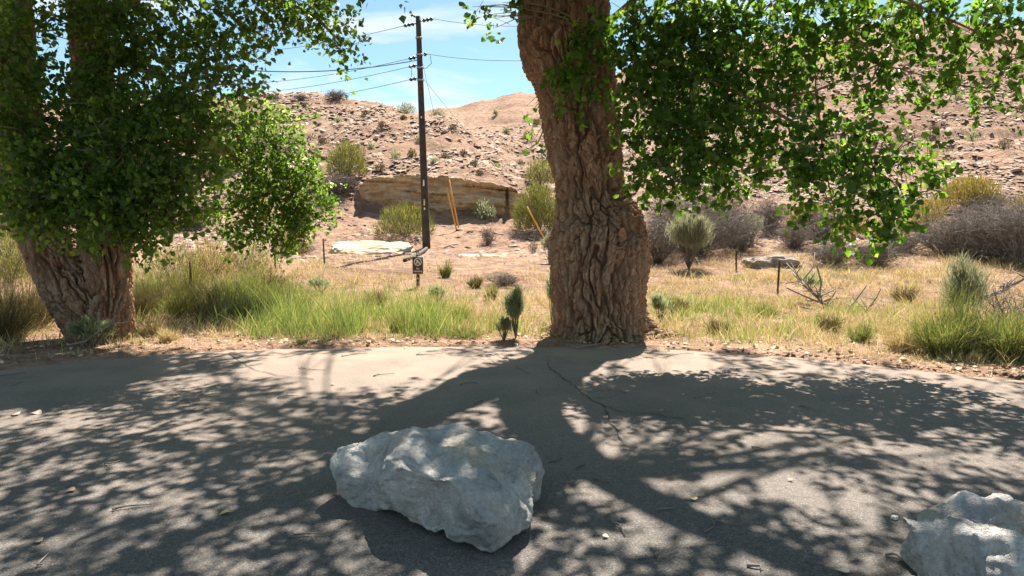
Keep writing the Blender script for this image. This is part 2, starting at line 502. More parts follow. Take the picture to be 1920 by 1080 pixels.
def H(x, y):
    x = np.atleast_1d(np.asarray(x, float)); y = np.atleast_1d(np.asarray(y, float))
    z = Hbase(x, y)
    # smooth along the view axis so the profiles have no kinks, except at the ledge
    px = 960 + F * x / np.maximum(y, 4)
    ledge = sstep(650, 700, px) * sstep(1010, 975, px) * sstep(32, 33.5, y) * sstep(37, 35, y)
    k = np.clip((y - 14) * 0.09, 0, 3.5)
    zs = (Hbase(x, y - k) + Hbase(x, y + k) + Hbase(x, y - k * .5) + Hbase(x, y + k * .5) + z) / 5
    z = zs * (1 - ledge) + z * ledge
    far = sstep(20, 40, y)
    z = z + far * (0.55 * fbm(x * .11, y * .11, 1.3, 3) + 0.30 * np.abs(perlin(x * .33, y * .2, 4.0)) ** 1.0 * 1.0 + 0.16 * fbm(x * 0.8, y * 0.6, 2.0, 3)) * (1 - 0.7 * ledge)
    z = z + 0.035 * fbm(x * 1.1, y * 1.1, 5.0, 3) * sstep(9, 12, y)
    q = (z + 1.2 * perlin(x * .12, y * .12, 9.)) / 1.25
    fr = q - np.floor(q)
    z = z + 1.25 * (sstep(.45, .95, fr) - fr) * np.clip(.1 + 1.3 * perlin(x * .1, y * .07, 21.), 0, .85) * sstep(36, 40, y) * (1 - ledge)
    z = z + 0.14 * np.abs(perlin(x * 1.3, y * .9, 14.)) * sstep(30, 38, y) * (1 - ledge)
    gully = np.maximum(0, perlin(x * 0.16 + 0.3 * perlin(x * .2, y * .2, 8.), y * 0.035, 7.7)) * sstep(60, 75, y)
    z = z - 0.9 * gully
    d = y - edge_y(x)
    return z * sstep(0.0, 3.0, d) + (-0.05 + 0.075 * sstep(-0.25, 0.12, d)) * (1 - sstep(0.5, 3.0, d)) 

def Hp(x, y): return float(H(x, y)[0])
def G(px, Y):
    x = (px - 960) / F * Y
    return Vector((x, Y, Hp(x, Y)))

NU, NY = 420, 430
us = np.linspace(-1.5, 1.5, NU)
ys = 6.5 * (190 / 6.5) ** (np.linspace(0, 1, NY))
UU, YY = np.meshgrid(us, ys)
XX = UU * (YY + 10)
ZZ = H(XX.ravel(), YY.ravel()).reshape(XX.shape)
Vt = np.stack([XX, YY, ZZ], -1).reshape(-1, 3)
i, j = np.meshgrid(np.arange(NY - 1), np.arange(NU - 1), indexing='ij')
a = (i * NU + j).ravel()
hill = obj('hillside', mesh_np('hillside', Vt, None, np.stack([a, a + 1, a + NU + 1, a + NU], 1), M['soil'], True))
tag(hill, 'dry reddish hillside rising behind the verge', kind='structure')
g0 = obj('ground', mesh_np('ground', [(-3000, -3000, -.09), (3000, -3000, -.09), (3000, 3000, -.09), (-3000, 3000, -.09)], None, [(0, 1, 2, 3)], M['soil']))
tag(g0, 'flat dry ground reaching to the horizon', kind='structure')

# asphalt lane
ax = np.linspace(-22, 22, 353)
tt = np.concatenate([np.linspace(0, 0.7, 40), np.linspace(0.7, 1, 26)[1:]])
AX, TT = np.meshgrid(ax, tt)
AY = -7 + TT * (edge_y(AX) + 7)
AZ = 0.012 * fbm(AX * .5, AY * .5, 2.2, 2) * sstep(0, 6, AY) * 0 + 0.004 * perlin(AX * 1.5, AY * 1.5, 1.0)
AZ = AZ - 0.02 * (TT > 0.999)
Va = np.stack([AX, AY, AZ], -1).reshape(-1, 3)
i, j = np.meshgrid(np.arange(len(tt) - 1), np.arange(len(ax) - 1), indexing='ij')
a = (i * len(ax) + j).ravel()
road = obj('asphalt_road', mesh_np('asphalt_road', Va, None, np.stack([a, a + 1, a + len(ax) + 1, a + len(ax)], 1), M['asphalt'], True))
tag(road, 'worn dusty asphalt lane dappled with tree shade', kind='structure')
def crack(pxs, w):
    P = [gnd(*q, z=0.009) for q in pxs]
    fine = []
    for p0, p1 in zip(P[:-1], P[1:]):
        for k in range(6):
            q = p0.lerp(p1, k / 6)
            fine.append((q.x + random.uniform(-.02, .02), q.y + random.uniform(-.03, .03)))
    V, q = [], []
    for k, (x, y) in enumerate(fine):
        ww = w * random.uniform(0.3, 1.2)
        V += [(x - ww, y, 0.009), (x + ww, y + 0.01, 0.009)]
        if k: q.append((2 * k - 2, 2 * k - 1, 2 * k + 1, 2 * k))
    obj('crack', mesh_np('crack', V, None, q, M['crack']), road)
crack([(1028, 672), (1032, 690), (1052, 706), (1078, 722), (1092, 738), (1130, 760), (1150, 800), (1180, 838)], 0.006)
crack([(1092, 738), (1140, 731), (1195, 738)], 0.005)
crack([(1052, 706), (1020, 720), (1000, 742)], 0.004)
crack([(1130, 760), (1165, 772), (1230, 776), (1300, 790)], 0.004)
crack([(430, 662), (470, 690), (520, 704), (600, 712)], 0.004)

# ------------------------------------------------------------------ bark trunks
def trunk(bag, secs, nth, nz, amp=1.0, knot=None, flare=0.0, seed=0.0, freq=1.0):
    """secs: list of (x, y, z, rx, ry). lofted, bark-furrowed column"""
    secs = np.asarray(secs, float)
    s = np.concatenate([[0], np.cumsum(np.linalg.norm(np.diff(secs[:, :3], axis=0), axis=1))])
    sv = np.linspace(0, s[-1], nz)
    # smooth interpolation (Catmull-Rom through monotone params)
    def cr(col):
        y = secs[:, col]
        m = np.gradient(y, s)
        idx = np.clip(np.searchsorted(s, sv) - 1, 0, len(s) - 2)
        h = s[idx + 1] - s[idx]; t = (sv - s[idx]) / h
        return ((2 * t**3 - 3 * t**2 + 1) * y[idx] + (t**3 - 2 * t**2 + t) * h * m[idx] + (-2 * t**3 + 3 * t**2) * y[idx + 1] + (t**3 - t**2) * h * m[idx + 1])
    C = np.stack([cr(0), cr(1), cr(2)], 1); rx, ry = cr(3), cr(4)
    T = np.gradient(C, axis=0); T /= np.linalg.norm(T, axis=1)[:, None]
    A = np.stack([T[:, 2], 0 * T[:, 0], -T[:, 0]], 1); A /= np.linalg.norm(A, axis=1)[:, None]
    B = np.cross(T, A)
    th = np.arange(nth) * 2 * math.pi / nth
    D = A[:, None, :] * np.cos(th)[None, :, None] + B[:, None, :] * np.sin(th)[None, :, None]
    R = 1 / np.sqrt((np.cos(th)[None] / rx[:, None]) ** 2 + (np.sin(th)[None] / ry[:, None]) ** 2)
    cx, cy = np.cos(th)[None] * R, np.sin(th)[None] * R
    zz = np.broadcast_to(sv[:, None], R.shape).copy()
    zlow = np.exp(-(sv / 0.33))[:, None]
    lob = perlin(np.cos(th) * 1.6 + seed, np.sin(th) * 1.6, 3.3 + seed)[None] + 0.5 * perlin(np.cos(th) * 4 + seed, np.sin(th) * 4, 5.3)[None]
    R = R * (1 + flare * zlow * (0.55 + 0.9 * lob))
    R = R * (1 + 0.07 * fbm(cx * 1.7 + seed, cy * 1.7, zz * 0.8, 2))
    # long fluted ribs
    R = R + 0.03 * amp * perlin(cx * 4.2 + seed, cy * 4.2, zz * 0.35)
    wx, wy = 0.0, 0.0
    if knot is not None:      # bark swirls round an old branch collar
        kth, ks, kr, kh = knot
        dth = (th[None] - kth + math.pi) % (2 * math.pi) - math.pi
        du = dth * R; dz = zz - ks
        rr = np.sqrt(du**2 + dz**2)
        R = R + kh * np.exp(-(rr / kr) ** 2) - kh * 0.75 * np.exp(-(rr / (kr * 0.28)) ** 2)
        R = R + 0.02 * np.sin(rr / 0.03) * np.exp(-(rr / (kr * .8)) ** 2)
        sw = 0.6 * kr * np.exp(-(rr / (kr * 1.3)) ** 2)
        zz = zz + sw * dz / (rr + .05) * 2
        thw = th[None] + sw * du / (rr + .05) / R
        cx, cy = np.cos(thw) * R, np.sin(thw) * R
    f = freq / 0.105
    w1 = perlin(cx * 3 + seed, cy * 3, zz * 1.1) * 0.055
    w2 = perlin(cx * 3 + 9 + seed, cy * 3, zz * 1.1) * 0.055
    w3 = perlin(cx * 9 + 5 + seed, cy * 9, zz * 5.0) * 0.028
    X, Yq, Zq = (cx + w1 + w3) * f + seed, (cy + w2 + w3) * f, zz * f * 0.13
    n1 = perlin(X, Yq, Zq); f1 = np.minimum(1, np.abs(n1) * 5.5)
    n2 = perlin(X * 1.8 + 31, Yq * 1.8, Zq * 2.4); f2 = np.minimum(1, np.abs(n2) * 4.5)
    n3 = perlin(X * 3.6 + 11, Yq * 3.6, Zq * 10.0); n4 = perlin(X * 7 + 3, Yq * 7, Zq * 7.0)
    n5 = perlin(X * .75 + 40, Yq * .75, Zq * 5.5); f5 = np.minimum(1, np.abs(n5) * 7)
    n6 = perlin(X * 2.4 + 70, Yq * 2.4, Zq * 13.0); f6 = np.minimum(1, np.abs(n6) * 4)
    disp = amp * (0.030 * f5 * f1 + 0.020 * f6 * f1 - 0.045 + 0.115 * f1 + 0.055 * f2 * (0.3 + 0.7 * f1) + 0.022 * n3 * f1 + 0.012 * n4 - 0.10)
    R = R + disp
    V = C[:, None, :] + D * R[..., None]
    V = V.reshape(-1, 3)
    i, j = np.meshgrid(np.arange(nz - 1), np.arange(nth), indexing='ij')
    a = (i * nth + j).ravel(); b = (i * nth + (j + 1) % nth).ravel()
    q = np.stack([a, b, b + nth, a + nth], 1)
    n0 = len(V); V = np.concatenate([V, C[-1:] + T[-1:] * rx[-1] * 0.3])
    cap = [(n0, (nz - 1) * nth + j, (nz - 1) * nth + (j + 1) % nth) for j in range(nth)]
    bag.add(V, cap, q)
    return C

def sec(l, r, py, Y, ratio=0.92, zoff=0):
    c = at((l + r) / 2, py, Y)
    w = (r - l) / 2 / F * Y
    return (c.x, c.y, c.z + zoff, w, w * ratio)

# ------------------------------------------------------------------ leaves
LEAF7 = np.array([(0, 0, 0), (.48, .16, .07), (.40, .56, .06), (0, 1, -.05), (-.40, .56, .06), (-.48, .16, .07), (0, .38, -.03)], float)
LEAF7T = np.array([(0, 1, 6), (1, 2, 6), (2, 3, 6), (3, 4, 6), (4, 5, 6), (5, 0, 6)])
LEAF5 = np.array([(0, 0, 0), (.5, .3, .06), (0, 1, -.04), (-.5, .3, .06)], float)
LEAF5T = np.array([(0, 1, 2), (0, 2, 3)])

def blob_leaves(c, rad, n, size, twigs, shell=2.3, droop=0.55):
    """twigs through an ellipsoid, leaves hung along them -> positions, axis, normal, size"""
    c = np.asarray(tuple(c)); rad = np.asarray(rad, float)
    nt_ = max(3, n // 11)
    d = RNG.normal(size=(nt_, 3)); d /= np.linalg.norm(d, axis=1)[:, None]
    r = RNG.random(nt_) ** (1 / shell)
    tc_ = c + d * r[:, None] * rad * (1 + 0.22 * RNG.normal(size=(nt_, 1)))
    td = d * 0.7 + RNG.normal(size=(nt_, 3)) * 0.6 + np.array([0, 0, -droop])
    td /= np.linalg.norm(td, axis=1)[:, None]
    L = RNG.uniform(0.18, 0.42, nt_)
    for k in range(0, nt_, 3):
        twigs.append((tc_[k] - td[k] * L[k] * 0.8, tc_[k] + td[k] * L[k] * 0.4, tc_[k] + td[k] * L[k] + np.array([0, 0, -.04])))
    idx = np.repeat(np.arange(nt_), int(math.ceil(n / nt_)))[:n]
    t = RNG.random(len(idx))
    P = tc_[idx] + td[idx] * (t * L[idx])[:, None] + RNG.normal(size=(len(idx), 3)) * 0.045
    ax_ = td[idx] * 0.5 + RNG.normal(size=(len(idx), 3)) * 0.55 + np.array([0, 0, -0.45])
    ax_ /= np.linalg.norm(ax_, axis=1)[:, None]
    nn_ = RNG.normal(size=(len(idx), 3)) + np.array([0, 0, 0.55])
    nn_ -= ax_ * np.sum(nn_ * ax_, 1)[:, None]
    nn_ /= np.linalg.norm(nn_, axis=1)[:, None]
    sz = size * RNG.choice([.5, .75, .95, 1.1, 1.3], len(idx)) * RNG.uniform(.85, 1.1, len(idx))
    return P, ax_, nn_, sz

def leaves_mesh(name, P, A, N, sz, mat, tpl, tri):
    Sd = np.cross(A, N)
    V = P[:, None, :] + sz[:, None, None] * (tpl[None, :, 0, None] * Sd[:, None, :] + tpl[None, :, 1, None] * A[:, None, :] + tpl[None, :, 2, None] * N[:, None, :])
    k = len(tpl)
    T = (np.arange(len(P))[:, None, None] * k + tri[None]).reshape(-1, 3)
    return mesh_np(name, V.reshape(-1, 3), T, None, mat)

def sun_free(P, hmin=0):
    return P

def tree(name, loc, label, group, leafmat, trunk_bag, limb_paths, vis, over, scar=None):
    """vis: leaf blobs in the picture; over: unseen crown above the frame, clumps placed for their shade"""
    root = empty(name, loc)
    tag(root, label, 'tree', group)
    off = np.array(tuple(loc))
    tr = obj('trunk', trunk_bag.mesh('trunk', M['bark'], True, off), root)
    # limbs
    for k, (pts, r0, r1) in enumerate(limb_paths):
        b = Bag()
        tube(b, pts, r0, r1, 10)
        obj('limb', b.mesh('limb', M['bark'], True, off), root)
    lp = np.array([tuple(p) for pts, _, _ in limb_paths for p in pts])
    twigs, bag = [], Bag()
    parts = [[], [], [], []]
    for (c, rad, n, size) in vis:
        for l, q in zip(parts, blob_leaves(c, rad, n, size, twigs)): l.append(q)
    P, A, N, sz = [np.concatenate(x) for x in parts]
    parts2 = [[], [], [], []]
    tw2 = []
    for (c, rad, n, size) in over:
        for l, q in zip(parts2, blob_leaves(c, rad, n, size, tw2, 1.8, 0.3)): l.append(q)
    # branchlets from the nearest limb to every clump
    cs = [(Vector(tuple(c)), max(rad)) for (c, rad, n, size) in list(vis) + list(over)]
    high = lp[lp[:, 2] > 1.6 + 0.34 * lp[:, 1] + .3]
    for k, (c, r) in enumerate(cs):
        lq = lp if k < len(vis) else high
        dd = np.linalg.norm(lq - np.array(tuple(c)), axis=1) + np.maximum(0, lq[:, 2] - c.z - 1.5) * 0.4
        q = Vector(lq[int(np.argmin(dd))])
        L = (c - q).length
        if L > (2.2 if k < len(vis) else 5.0): continue
        mid = q.lerp(c, 0.5) + Vector((random.uniform(-.1, .1) * L, random.uniform(-.1, .1) * L, 0.10 * L))
        pts = [(1 - t) ** 2 * q + 2 * t * (1 - t) * mid + t * t * c for t in np.linspace(0, 1, 6).tolist()]
        tube(bag, pts, 0.010 + 0.006 * L, 0.005, 5)
        for _ in range(3):
            e = c + Vector((random.gauss(0, 1), random.gauss(0, 1), random.gauss(-.2, .6))) * r * 0.55
            tube(bag, [pts[3], pts[3].lerp(e, .55) + Vector((0, 0, .05)), e], 0.009, 0.003, 4)
    for k, w in enumerate(twigs): tube(bag, w, 0.0035, 0.0015, 3)
    obj('branchlets', bag.mesh('branchlets', M['twig'], False, off), root)
    # the leaves that show largest become parts, the rest is one mass
    px, py = proj(P)
    view = P - np.array([0, 0, CAMZ]); dist = np.linalg.norm(view, axis=1)
    face = np.abs(np.sum(N * view / dist[:, None], 1))
    score = face * (sz / dist) ** 2 * ((px > 5) & (px < 1915) & (py > 5) & (py < 620))
    top = np.argsort(-score)[:300]
    rest = np.ones(len(P), bool); rest[top] = False
    lm = mesh_np('leaf', LEAF7, LEAF7T, None, leafmat)
    for k in top:
        R = Matrix((tuple(np.cross(A[k], N[k])), tuple(A[k]), tuple(N[k]))).transposed().to_4x4()
        o = bpy.data.objects.new('leaf', lm)
        COL.objects.link(o); o.parent = root
        o.matrix_local = Matrix.Translation(Vector(P[k] - off)) @ R @ Matrix.Diagonal((sz[k], sz[k], sz[k], 1))
    fo = obj('foliage', leaves_mesh('foliage', P[rest] - off, A[rest], N[rest], sz[rest], leafmat, LEAF7, LEAF7T), root)
    fo['kind'] = 'stuff'
    P2, A2, N2, s2 = [np.concatenate(x) for x in parts2]
    fo = obj('upper_shade_foliage', leaves_mesh('upper_shade_foliage', P2 - off, A2, N2, s2, leafmat, LEAF5, LEAF5T), root)  # unseen crown, with clumps placed to block the sun
    fo['kind'] = 'stuff'
    if scar:
        scar(root, off)
    return root

def vb(px, py, Y, rx, ry, dens=1.0, size=0.08, dy=None):
    """visible blob given by its outline in the picture"""
    c = at(px, py, Y)
    a, b = rx / F * Y, ry / F * Y
    d = dy if dy else (a + b) / 2 * 0.9
    n = int(dens * 520 * math.pi * a * b * (0.08 / size) ** 2)
    return (c, (a, d, b), max(20, n), size)

# shade wanted on the asphalt, unseen crown clumps are placed to cast it: weight map in photo pixels (1 = closed canopy)
def shade_weight(px, py):
    s = 1.13
    def g(cx, cy, sx, sy): return math.exp(-((px - cx) / sx) ** 2 - ((py - cy) / sy) ** 2)
    s -= 1.5 * g(735, 695, 210, 48)
    s -= 0.75 * g(520, 690, 120, 30)
    s -= 1.0 * g(250, 715, 170, 28)
    s -= 0.6 * g(30, 760, 90, 22)
    s -= 1.25 * g(1090, 805, 50, 90)
    s -= 0.5 * g(1110, 900, 45, 40)
    s -= 0.3 * g(1330, 690, 200, 30)
    s -= 0.42 * g(1560, 800, 330, 90)
    s -= 0.6 * g(1860, 715, 90, 22)
    s -= 0.45 * g(470, 810, 170, 45)
    s -= 0.45 * g(200, 960, 190, 55)
    s -= 0.45 * g(560, 960, 90, 40)
    s -= 0.4 * g(1440, 990, 110, 40)
    s -= 0.35 * g(900, 790, 50, 25)
    s -= 0.35 * g(1220, 930, 120, 30)
    s += 0.75 * g(860, 970, 200, 90) + 0.25 * g(700, 900, 160, 60)
    s += 0.9 * g(1900, 1110, 190, 90)
    if py > 1000: s += 0.12
    return max(0.0, s)

T1LOC, T2LOC = Vector((-6.35, 9.9, 0.0)), Vector((1.25, 10.3, 0.0))
# --- big cottonwood in the middle
bag2 = bag = Bag()
Y2 = 10.3
prof = [(1010, 1250, 655), (1032, 1222, 632), (1046, 1204, 605), (1048, 1198, 570), (1042, 1202, 530), (1038, 1210, 490), (1038, 1206, 450), (1042, 1198, 420),
        (1050, 1174, 382), (1051, 1164, 355), (1047, 1159, 325), (1038, 1156, 290), (1031, 1153, 250), (1022, 1150, 205), (1008, 1146, 150), (986, 1146, 105), (984, 1140, 80), (1004, 1124, 60), (1034, 1096, 45)]
trunk(bag, [sec(l, r, py, Y2) for l, r, py in prof], 420, 470, 1.0, knot=(-1.0, 1.72, 0.34, 0.14), flare=0.34, seed=2.2)
trunk(bag, [sec(1030, 1080, 190, Y2), sec(1000, 1076, 130, Y2), sec(978, 1068, 75, Y2), sec(982, 1066, 15, Y2 + .05), sec(976, 1052, -60, Y2 + .1), sec(975, 1036, -180, Y2 + .2), sec(985, 1035, -330, Y2 + .3)], 150, 180, 0.8, seed=7.1)
trunk(bag, [sec(1060, 1110, 200, Y2 - .05), sec(1058, 1138, 140, Y2 - .1), sec(1064, 1142, 75, Y2 - .15), sec(1066, 1136, 15, Y2 - .1), sec(1075, 1140, -60, Y2), sec(1110, 1165, -180, Y2 - .2), sec(1180, 1225, -330, Y2 - .4)], 150, 180, 0.8, seed=12.4)
limbs2 = [([at(1010, -330, 10.6), at(990, -450, 10.2), at(900, -600, 9.2), at(780, -800, 7.8)], 0.15, 0.03),
          ([at(1010, -330, 10.6), at(1010, -450, 11.5), at(1000, -560, 12.8), at(980, -620, 14)], 0.14, 0.03),
          ([at(1202, -330, 9.9), at(1290, -450, 9.4), at(1450, -560, 8.5), at(1700, -680, 7.6)], 0.19, 0.05),
          ([at(1202, -330, 9.9), at(1230, -480, 10.8), at(1300, -600, 12.2), at(1420, -650, 13.8)], 0.17, 0.05),
          ([at(1202, -330, 9.9), at(1160, -480, 9.2), at(1100, -700, 8.0), at(1040, -1000, 6.6)], 0.15, 0.04),
          ([at(1120, 60, 10.1), at(1200, -10, 9.6), at(1330, -60, 9.1), at(1520, -40, 8.6), at(1720, 10, 8.2), at(1900, 90, 7.9)], 0.05, 0.008),
          ([at(1120, 120, 9.9), at(1190, 110, 9.4), at(1300, 140, 9.0), at(1420, 190, 8.7), at(1530, 170, 8.5), at(1650, 120, 8.3), at(1800, 160, 8.1)], 0.032, 0.006),
          ([at(1420, 190, 8.7), at(1540, 260, 8.5), at(1640, 320, 8.3), at(1660, 420, 8.2)], 0.022, 0.006),
          ([at(1300, 140, 9.0), at(1290, 240, 8.9), at(1270, 340, 8.8)], 0.02, 0.006),
          ([at(1530, 170, 8.5), at(1545, 300, 8.4), at(1565, 400, 8.3)], 0.016, 0.005)]
vis2 = [vb(*a) for a in [
    (1215, 30, 9.1, 70, 60, 1.5), (1300, 60, 9.1, 90, 75, 2.38), (1400, 40, 9, 97.2, 64.8, 1.68), (1480, 70, 8.9, 86.4, 64.8, 1.456), (1240, 130, 9, 70, 60, 2.24), (1330, 150, 9, 90, 70, 2.24),
    (1230, 220, 8.9, 65, 55, 2.1), (1320, 240, 8.9, 85, 65, 2.1), (1225, 300, 8.8, 50, 50, 1.3), (1310, 310, 8.8, 75, 55, 1.82), (1260, 345, 8.8, 50, 40, 1.1), (1350, 345, 8.8, 45, 35, 0.8),
    (1410, 220, 8.7, 70.2, 64.8, 1.344), (1420, 130, 8.8, 64.8, 54, 1.232), (1470, 280, 8.6, 64.8, 54, 1.12), (1530, 240, 8.5, 70.2, 54, 1.12), (1550, 300, 8.4, 75.6, 54, 1.232), (1600, 250, 8.4, 54, 48.6, 1.008),
    (1640, 300, 8.3, 64.8, 48.6, 1.232), (1600, 345, 8.3, 70.2, 48.6, 1.344), (1680, 350, 8.2, 64.8, 48.6, 1.344), (1545, 370, 8.3, 48.6, 43.2, 1.008), (1580, 405, 8.3, 54, 32.4, 1.12), (1640, 395, 8.2, 59.4, 32.4, 1.232), (1560, 440, 8.3, 19.44, 23.76, 0.784),
    (1640, 448, 8.2, 37.8, 21.6, 1.12), (1500, 330, 8.5, 37.8, 32.4, 0.784), (1430, 335, 8.6, 32.4, 27, 0.672), (1700, 270, 8.2, 48.6, 32.4, 0.784), (1755, 290, 8.1, 43.2, 23.76, 0.56), (1720, 400, 8.2, 21.6, 21.6, 0.672),
    (1530, 140, 8.6, 64.8, 43.2, 1.12), (1580, 60, 8.6, 75.6, 54, 1.344), (1660, 90, 8.4, 64.8, 48.6, 1.12), (1740, 60, 8.3, 75.6, 54, 1.232), (1700, 140, 8.3, 64.8, 37.8, 0.896), (1790, 120, 8.2, 59.4, 43.2, 0.896), (1840, 40, 8.1, 75.6, 54, 1.344),
    (1890, 110, 8, 48.6, 54, 1.12), (1780, 185, 8.2, 54, 23.76, 0.672), (1860, 175, 8, 48.6, 30.24, 0.784), (1560, -10, 8.7, 97.2, 43.2, 1.344), (1700, 0, 8.4, 97.2, 37.8, 1.344), (1850, -20, 8.1, 97.2, 37.8, 1.344), (1620, 180, 8.4, 48.6, 30.24, 0.672),
    (1180, 90, 9.3, 28, 55, 1.1), (1165, 150, 9.4, 20, 35, 0.9), (1115, 85, 9.4, 38, 42, 2.6), (1095, 135, 9.4, 42, 24, 2.2), (1075, 180, 9.4, 46, 14, 1.6), (1100, 50, 9.4, 32, 18, 1.6), (1022, 138, 9.6, 12, 12, 0.6),
    (1185, 200, 9.2, 26, 40, 1), (1195, 270, 9, 24, 35, 0.9), (1190, 345, 9, 16, 22, 0.8),
    (905, 12, 9.8, 22, 18, 1.1), (925, 30, 9.8, 20, 16, 1), (940, -5, 9.8, 30, 14, 1.1), (1000, 205, 11, 20, 12, 0.7), (1006, 272, 11, 10, 14, 0.7)]]
def scar2(root, off):
    c = at(1166, 441, Y2 - 0.70) ; c.x -= 0.0
    V, T = [], []
    n = 18
    for k in range(n):
        a_ = k * 2 * math.pi / n
        V.append((0.062 * math.cos(a_) * (1 + .15 * math.sin(2 * a_ + 1)), -0.015 + .01 * math.sin(3 * a_), 0.105 * math.sin(a_) * (1 + .1 * math.cos(3 * a_))))
    for k in range(n):
        a_ = k * 2 * math.pi / n
        V.append((0.036 * math.cos(a_), 0.03, 0.07 * math.sin(a_)))
    V.append((0, 0.035, 0))
    for k in range(n):
        k2 = (k + 1) % n
        T += [(k, k2, n + k2), (k, n + k2, n + k), (n + k, n + k2, 2 * n)]
    o = obj('branch_scar', mesh_np('branch_scar', V, T, None, M['scar'], True), root, c - root.location)
    o.rotation_euler = (0, 0.1, 0.45)
    o['label'] = 'bare wood scar of a sawn branch'

# --- leaning two-stemmed cottonwood on the left
bag = Bag()
Y1 = 9.9
trunk(bag, [sec(142, 238, 655, Y1), sec(140, 230, 630, Y1), sec(128, 222, 600, Y1), sec(108, 202, 565, Y1), sec(84, 170, 530, Y1), sec(64, 144, 490, Y1), sec(46, 122, 450, Y1), sec(24, 105, 400, Y1 + .05), sec(2, 85, 340, Y1 + .1), sec(-14, 66, 260, Y1 + .2),
            sec(-24, 58, 180, Y1 + .25), sec(-32, 50, 100, Y1 + .3), sec(-45, 44, 20, Y1 + .4), sec(-70, 10, -80, Y1 + .5), sec(-110, -45, -220, Y1 + .6)], 260, 400, 0.9, flare=0.06, seed=21.0, freq=1.3, knot=(-2.3, 0.85, 0.25, 0.04))
trunk(bag, [sec(172, 246, 640, Y1 - .05), sec(172, 240, 600, Y1 - .1), sec(172, 238, 560, Y1 - .1), sec(170, 236, 510, Y1 - .1), sec(160, 236, 470, Y1), sec(156, 230, 400, Y1), sec(150, 222, 300, Y1 + .1), sec(146, 210, 200, Y1 + .2), sec(142, 196, 100, Y1 + .3), sec(138, 190, 20, Y1 + .4), sec(150, 196, -100, Y1 + .5), sec(190, 226, -240, Y1 + .5)], 170, 360, 0.8, flare=0.15, seed=33.0, freq=1.3)
limbs1 = [([at(-75, -215, 10.5), at(-120, -330, 10.4), at(-220, -420, 10.0), at(-350, -480, 9.4)], 0.22, 0.05),
          ([at(-75, -215, 10.5), at(-60, -350, 10.8), at(20, -460, 11.4), at(120, -530, 12)], 0.2, 0.05),
          ([at(208, -235, 10.4), at(280, -330, 10.0), at(400, -430, 9.2), at(520, -560, 8.0)], 0.14, 0.04),
          ([at(208, -235, 10.4), at(150, -420, 9.6), at(100, -620, 8.3), at(60, -900, 6.8)], 0.13, 0.04),
          ([at(175, 60, 10.2), at(260, -10, 10.0), at(380, -30, 9.8), at(500, -10, 9.7), at(590, 30, 9.6), at(640, 80, 9.6)], 0.09, 0.012),
          ([at(185, 260, 10.0), at(240, 210, 9.6), at(320, 190, 9.4), at(400, 160, 9.4)], 0.06, 0.012),
          ([at(188, 380, 9.9), at(240, 350, 9.4), at(300, 370, 9.0), at(330, 420, 8.9)], 0.05, 0.01),
          ([at(60, 330, 9.9), at(100, 310, 9.3), at(140, 370, 8.9), at(170, 440, 8.8)], 0.05, 0.01),
          ([at(210, 330, 10.1), at(300, 270, 11.2), at(380, 255, 12.3), at(430, 290, 13), at(475, 325, 13.2), at(515, 360, 13.3), at(540, 410, 13.3)], 0.10, 0.03),
          ([at(430, 290, 13), at(460, 240, 13), at(500, 215, 13)], 0.035, 0.01)]
vis1 = [vb(*a) for a in [
    (60, 330, 9, 60, 70, 1.84, 0.068), (70, 392, 8.9, 45, 40, 1.656, 0.068), (115, 376, 8.9, 80, 62, 2.392, 0.068), (200, 386, 8.8, 85, 62, 2.576, 0.068), (275, 388, 8.9, 70, 58, 2.392, 0.068), (320, 375, 9, 50, 55, 2.024, 0.068), (258, 430, 8.9, 35, 24, 1.656, 0.068), (215, 432, 8.9, 40, 20, 1.472, 0.068),
    (180, 320, 9, 90, 75, 2.576, 0.068), (270, 310, 9, 85, 75, 2.576, 0.068), (350, 300, 9.1, 55, 60, 2.024, 0.068), (110, 290, 9.1, 70, 60, 2.024, 0.068), (380, 250, 9.2, 35, 45, 1.472, 0.068), (200, 230, 9.2, 80, 55, 2.024, 0.068), (290, 230, 9.2, 80, 55, 2.208, 0.068), (360, 210, 9.2, 55, 50, 1.656, 0.068), (115, 215, 9.3, 50, 45, 1.196, 0.068), (30, 260, 9.1, 40, 60, 1.288, 0.068), (20, 160, 9.2, 35, 60, 0.828, 0.068),
    (75, 165, 9.3, 35, 30, 0.736, 0.068), (150, 150, 9.4, 35, 40, 1.012, 0.068), (115, 45, 9.5, 50, 20, 0.828, 0.068), (60, 20, 9.5, 50, 20, 0.736, 0.068), (220, 130, 9.4, 50, 60, 1.472, 0.068), (220, 50, 9.5, 65, 50, 1.38, 0.068), (300, 60, 9.5, 75, 60, 1.1868, 0.068), (380, 50, 9.5, 70, 60, 1.1868, 0.068), (450, 50, 9.5, 60, 60, 1.1224, 0.068), (300, 150, 9.4, 70, 50, 1.1868, 0.068), (380, 140, 9.4, 65, 50, 1.1868, 0.068), (440, 130, 9.4, 55, 40, 0.9384, 0.068), (470, 165, 9.4, 25, 18, 0.92, 0.068), (310, 190, 9.3, 50, 30, 1.38, 0.068),
    (520, 15, 9.6, 50, 30, 1.0028, 0.068), (570, 30, 9.6, 50, 35, 1.0028, 0.068), (620, 40, 9.6, 45, 40, 1.0028, 0.068), (640, 85, 9.6, 28, 35, 0.874, 0.068), (600, 80, 9.6, 28, 22, 0.92, 0.068), (350, -20, 9.5, 120, 30, 0.9384, 0.068), (550, -15, 9.6, 110, 25, 1.288, 0.068), (170, -10, 9.5, 100, 25, 1.104, 0.068), (500, 60, 9.6, 22, 30, 0.828, 0.068), (545, 60, 9.6, 25, 25, 0.828, 0.068)]]
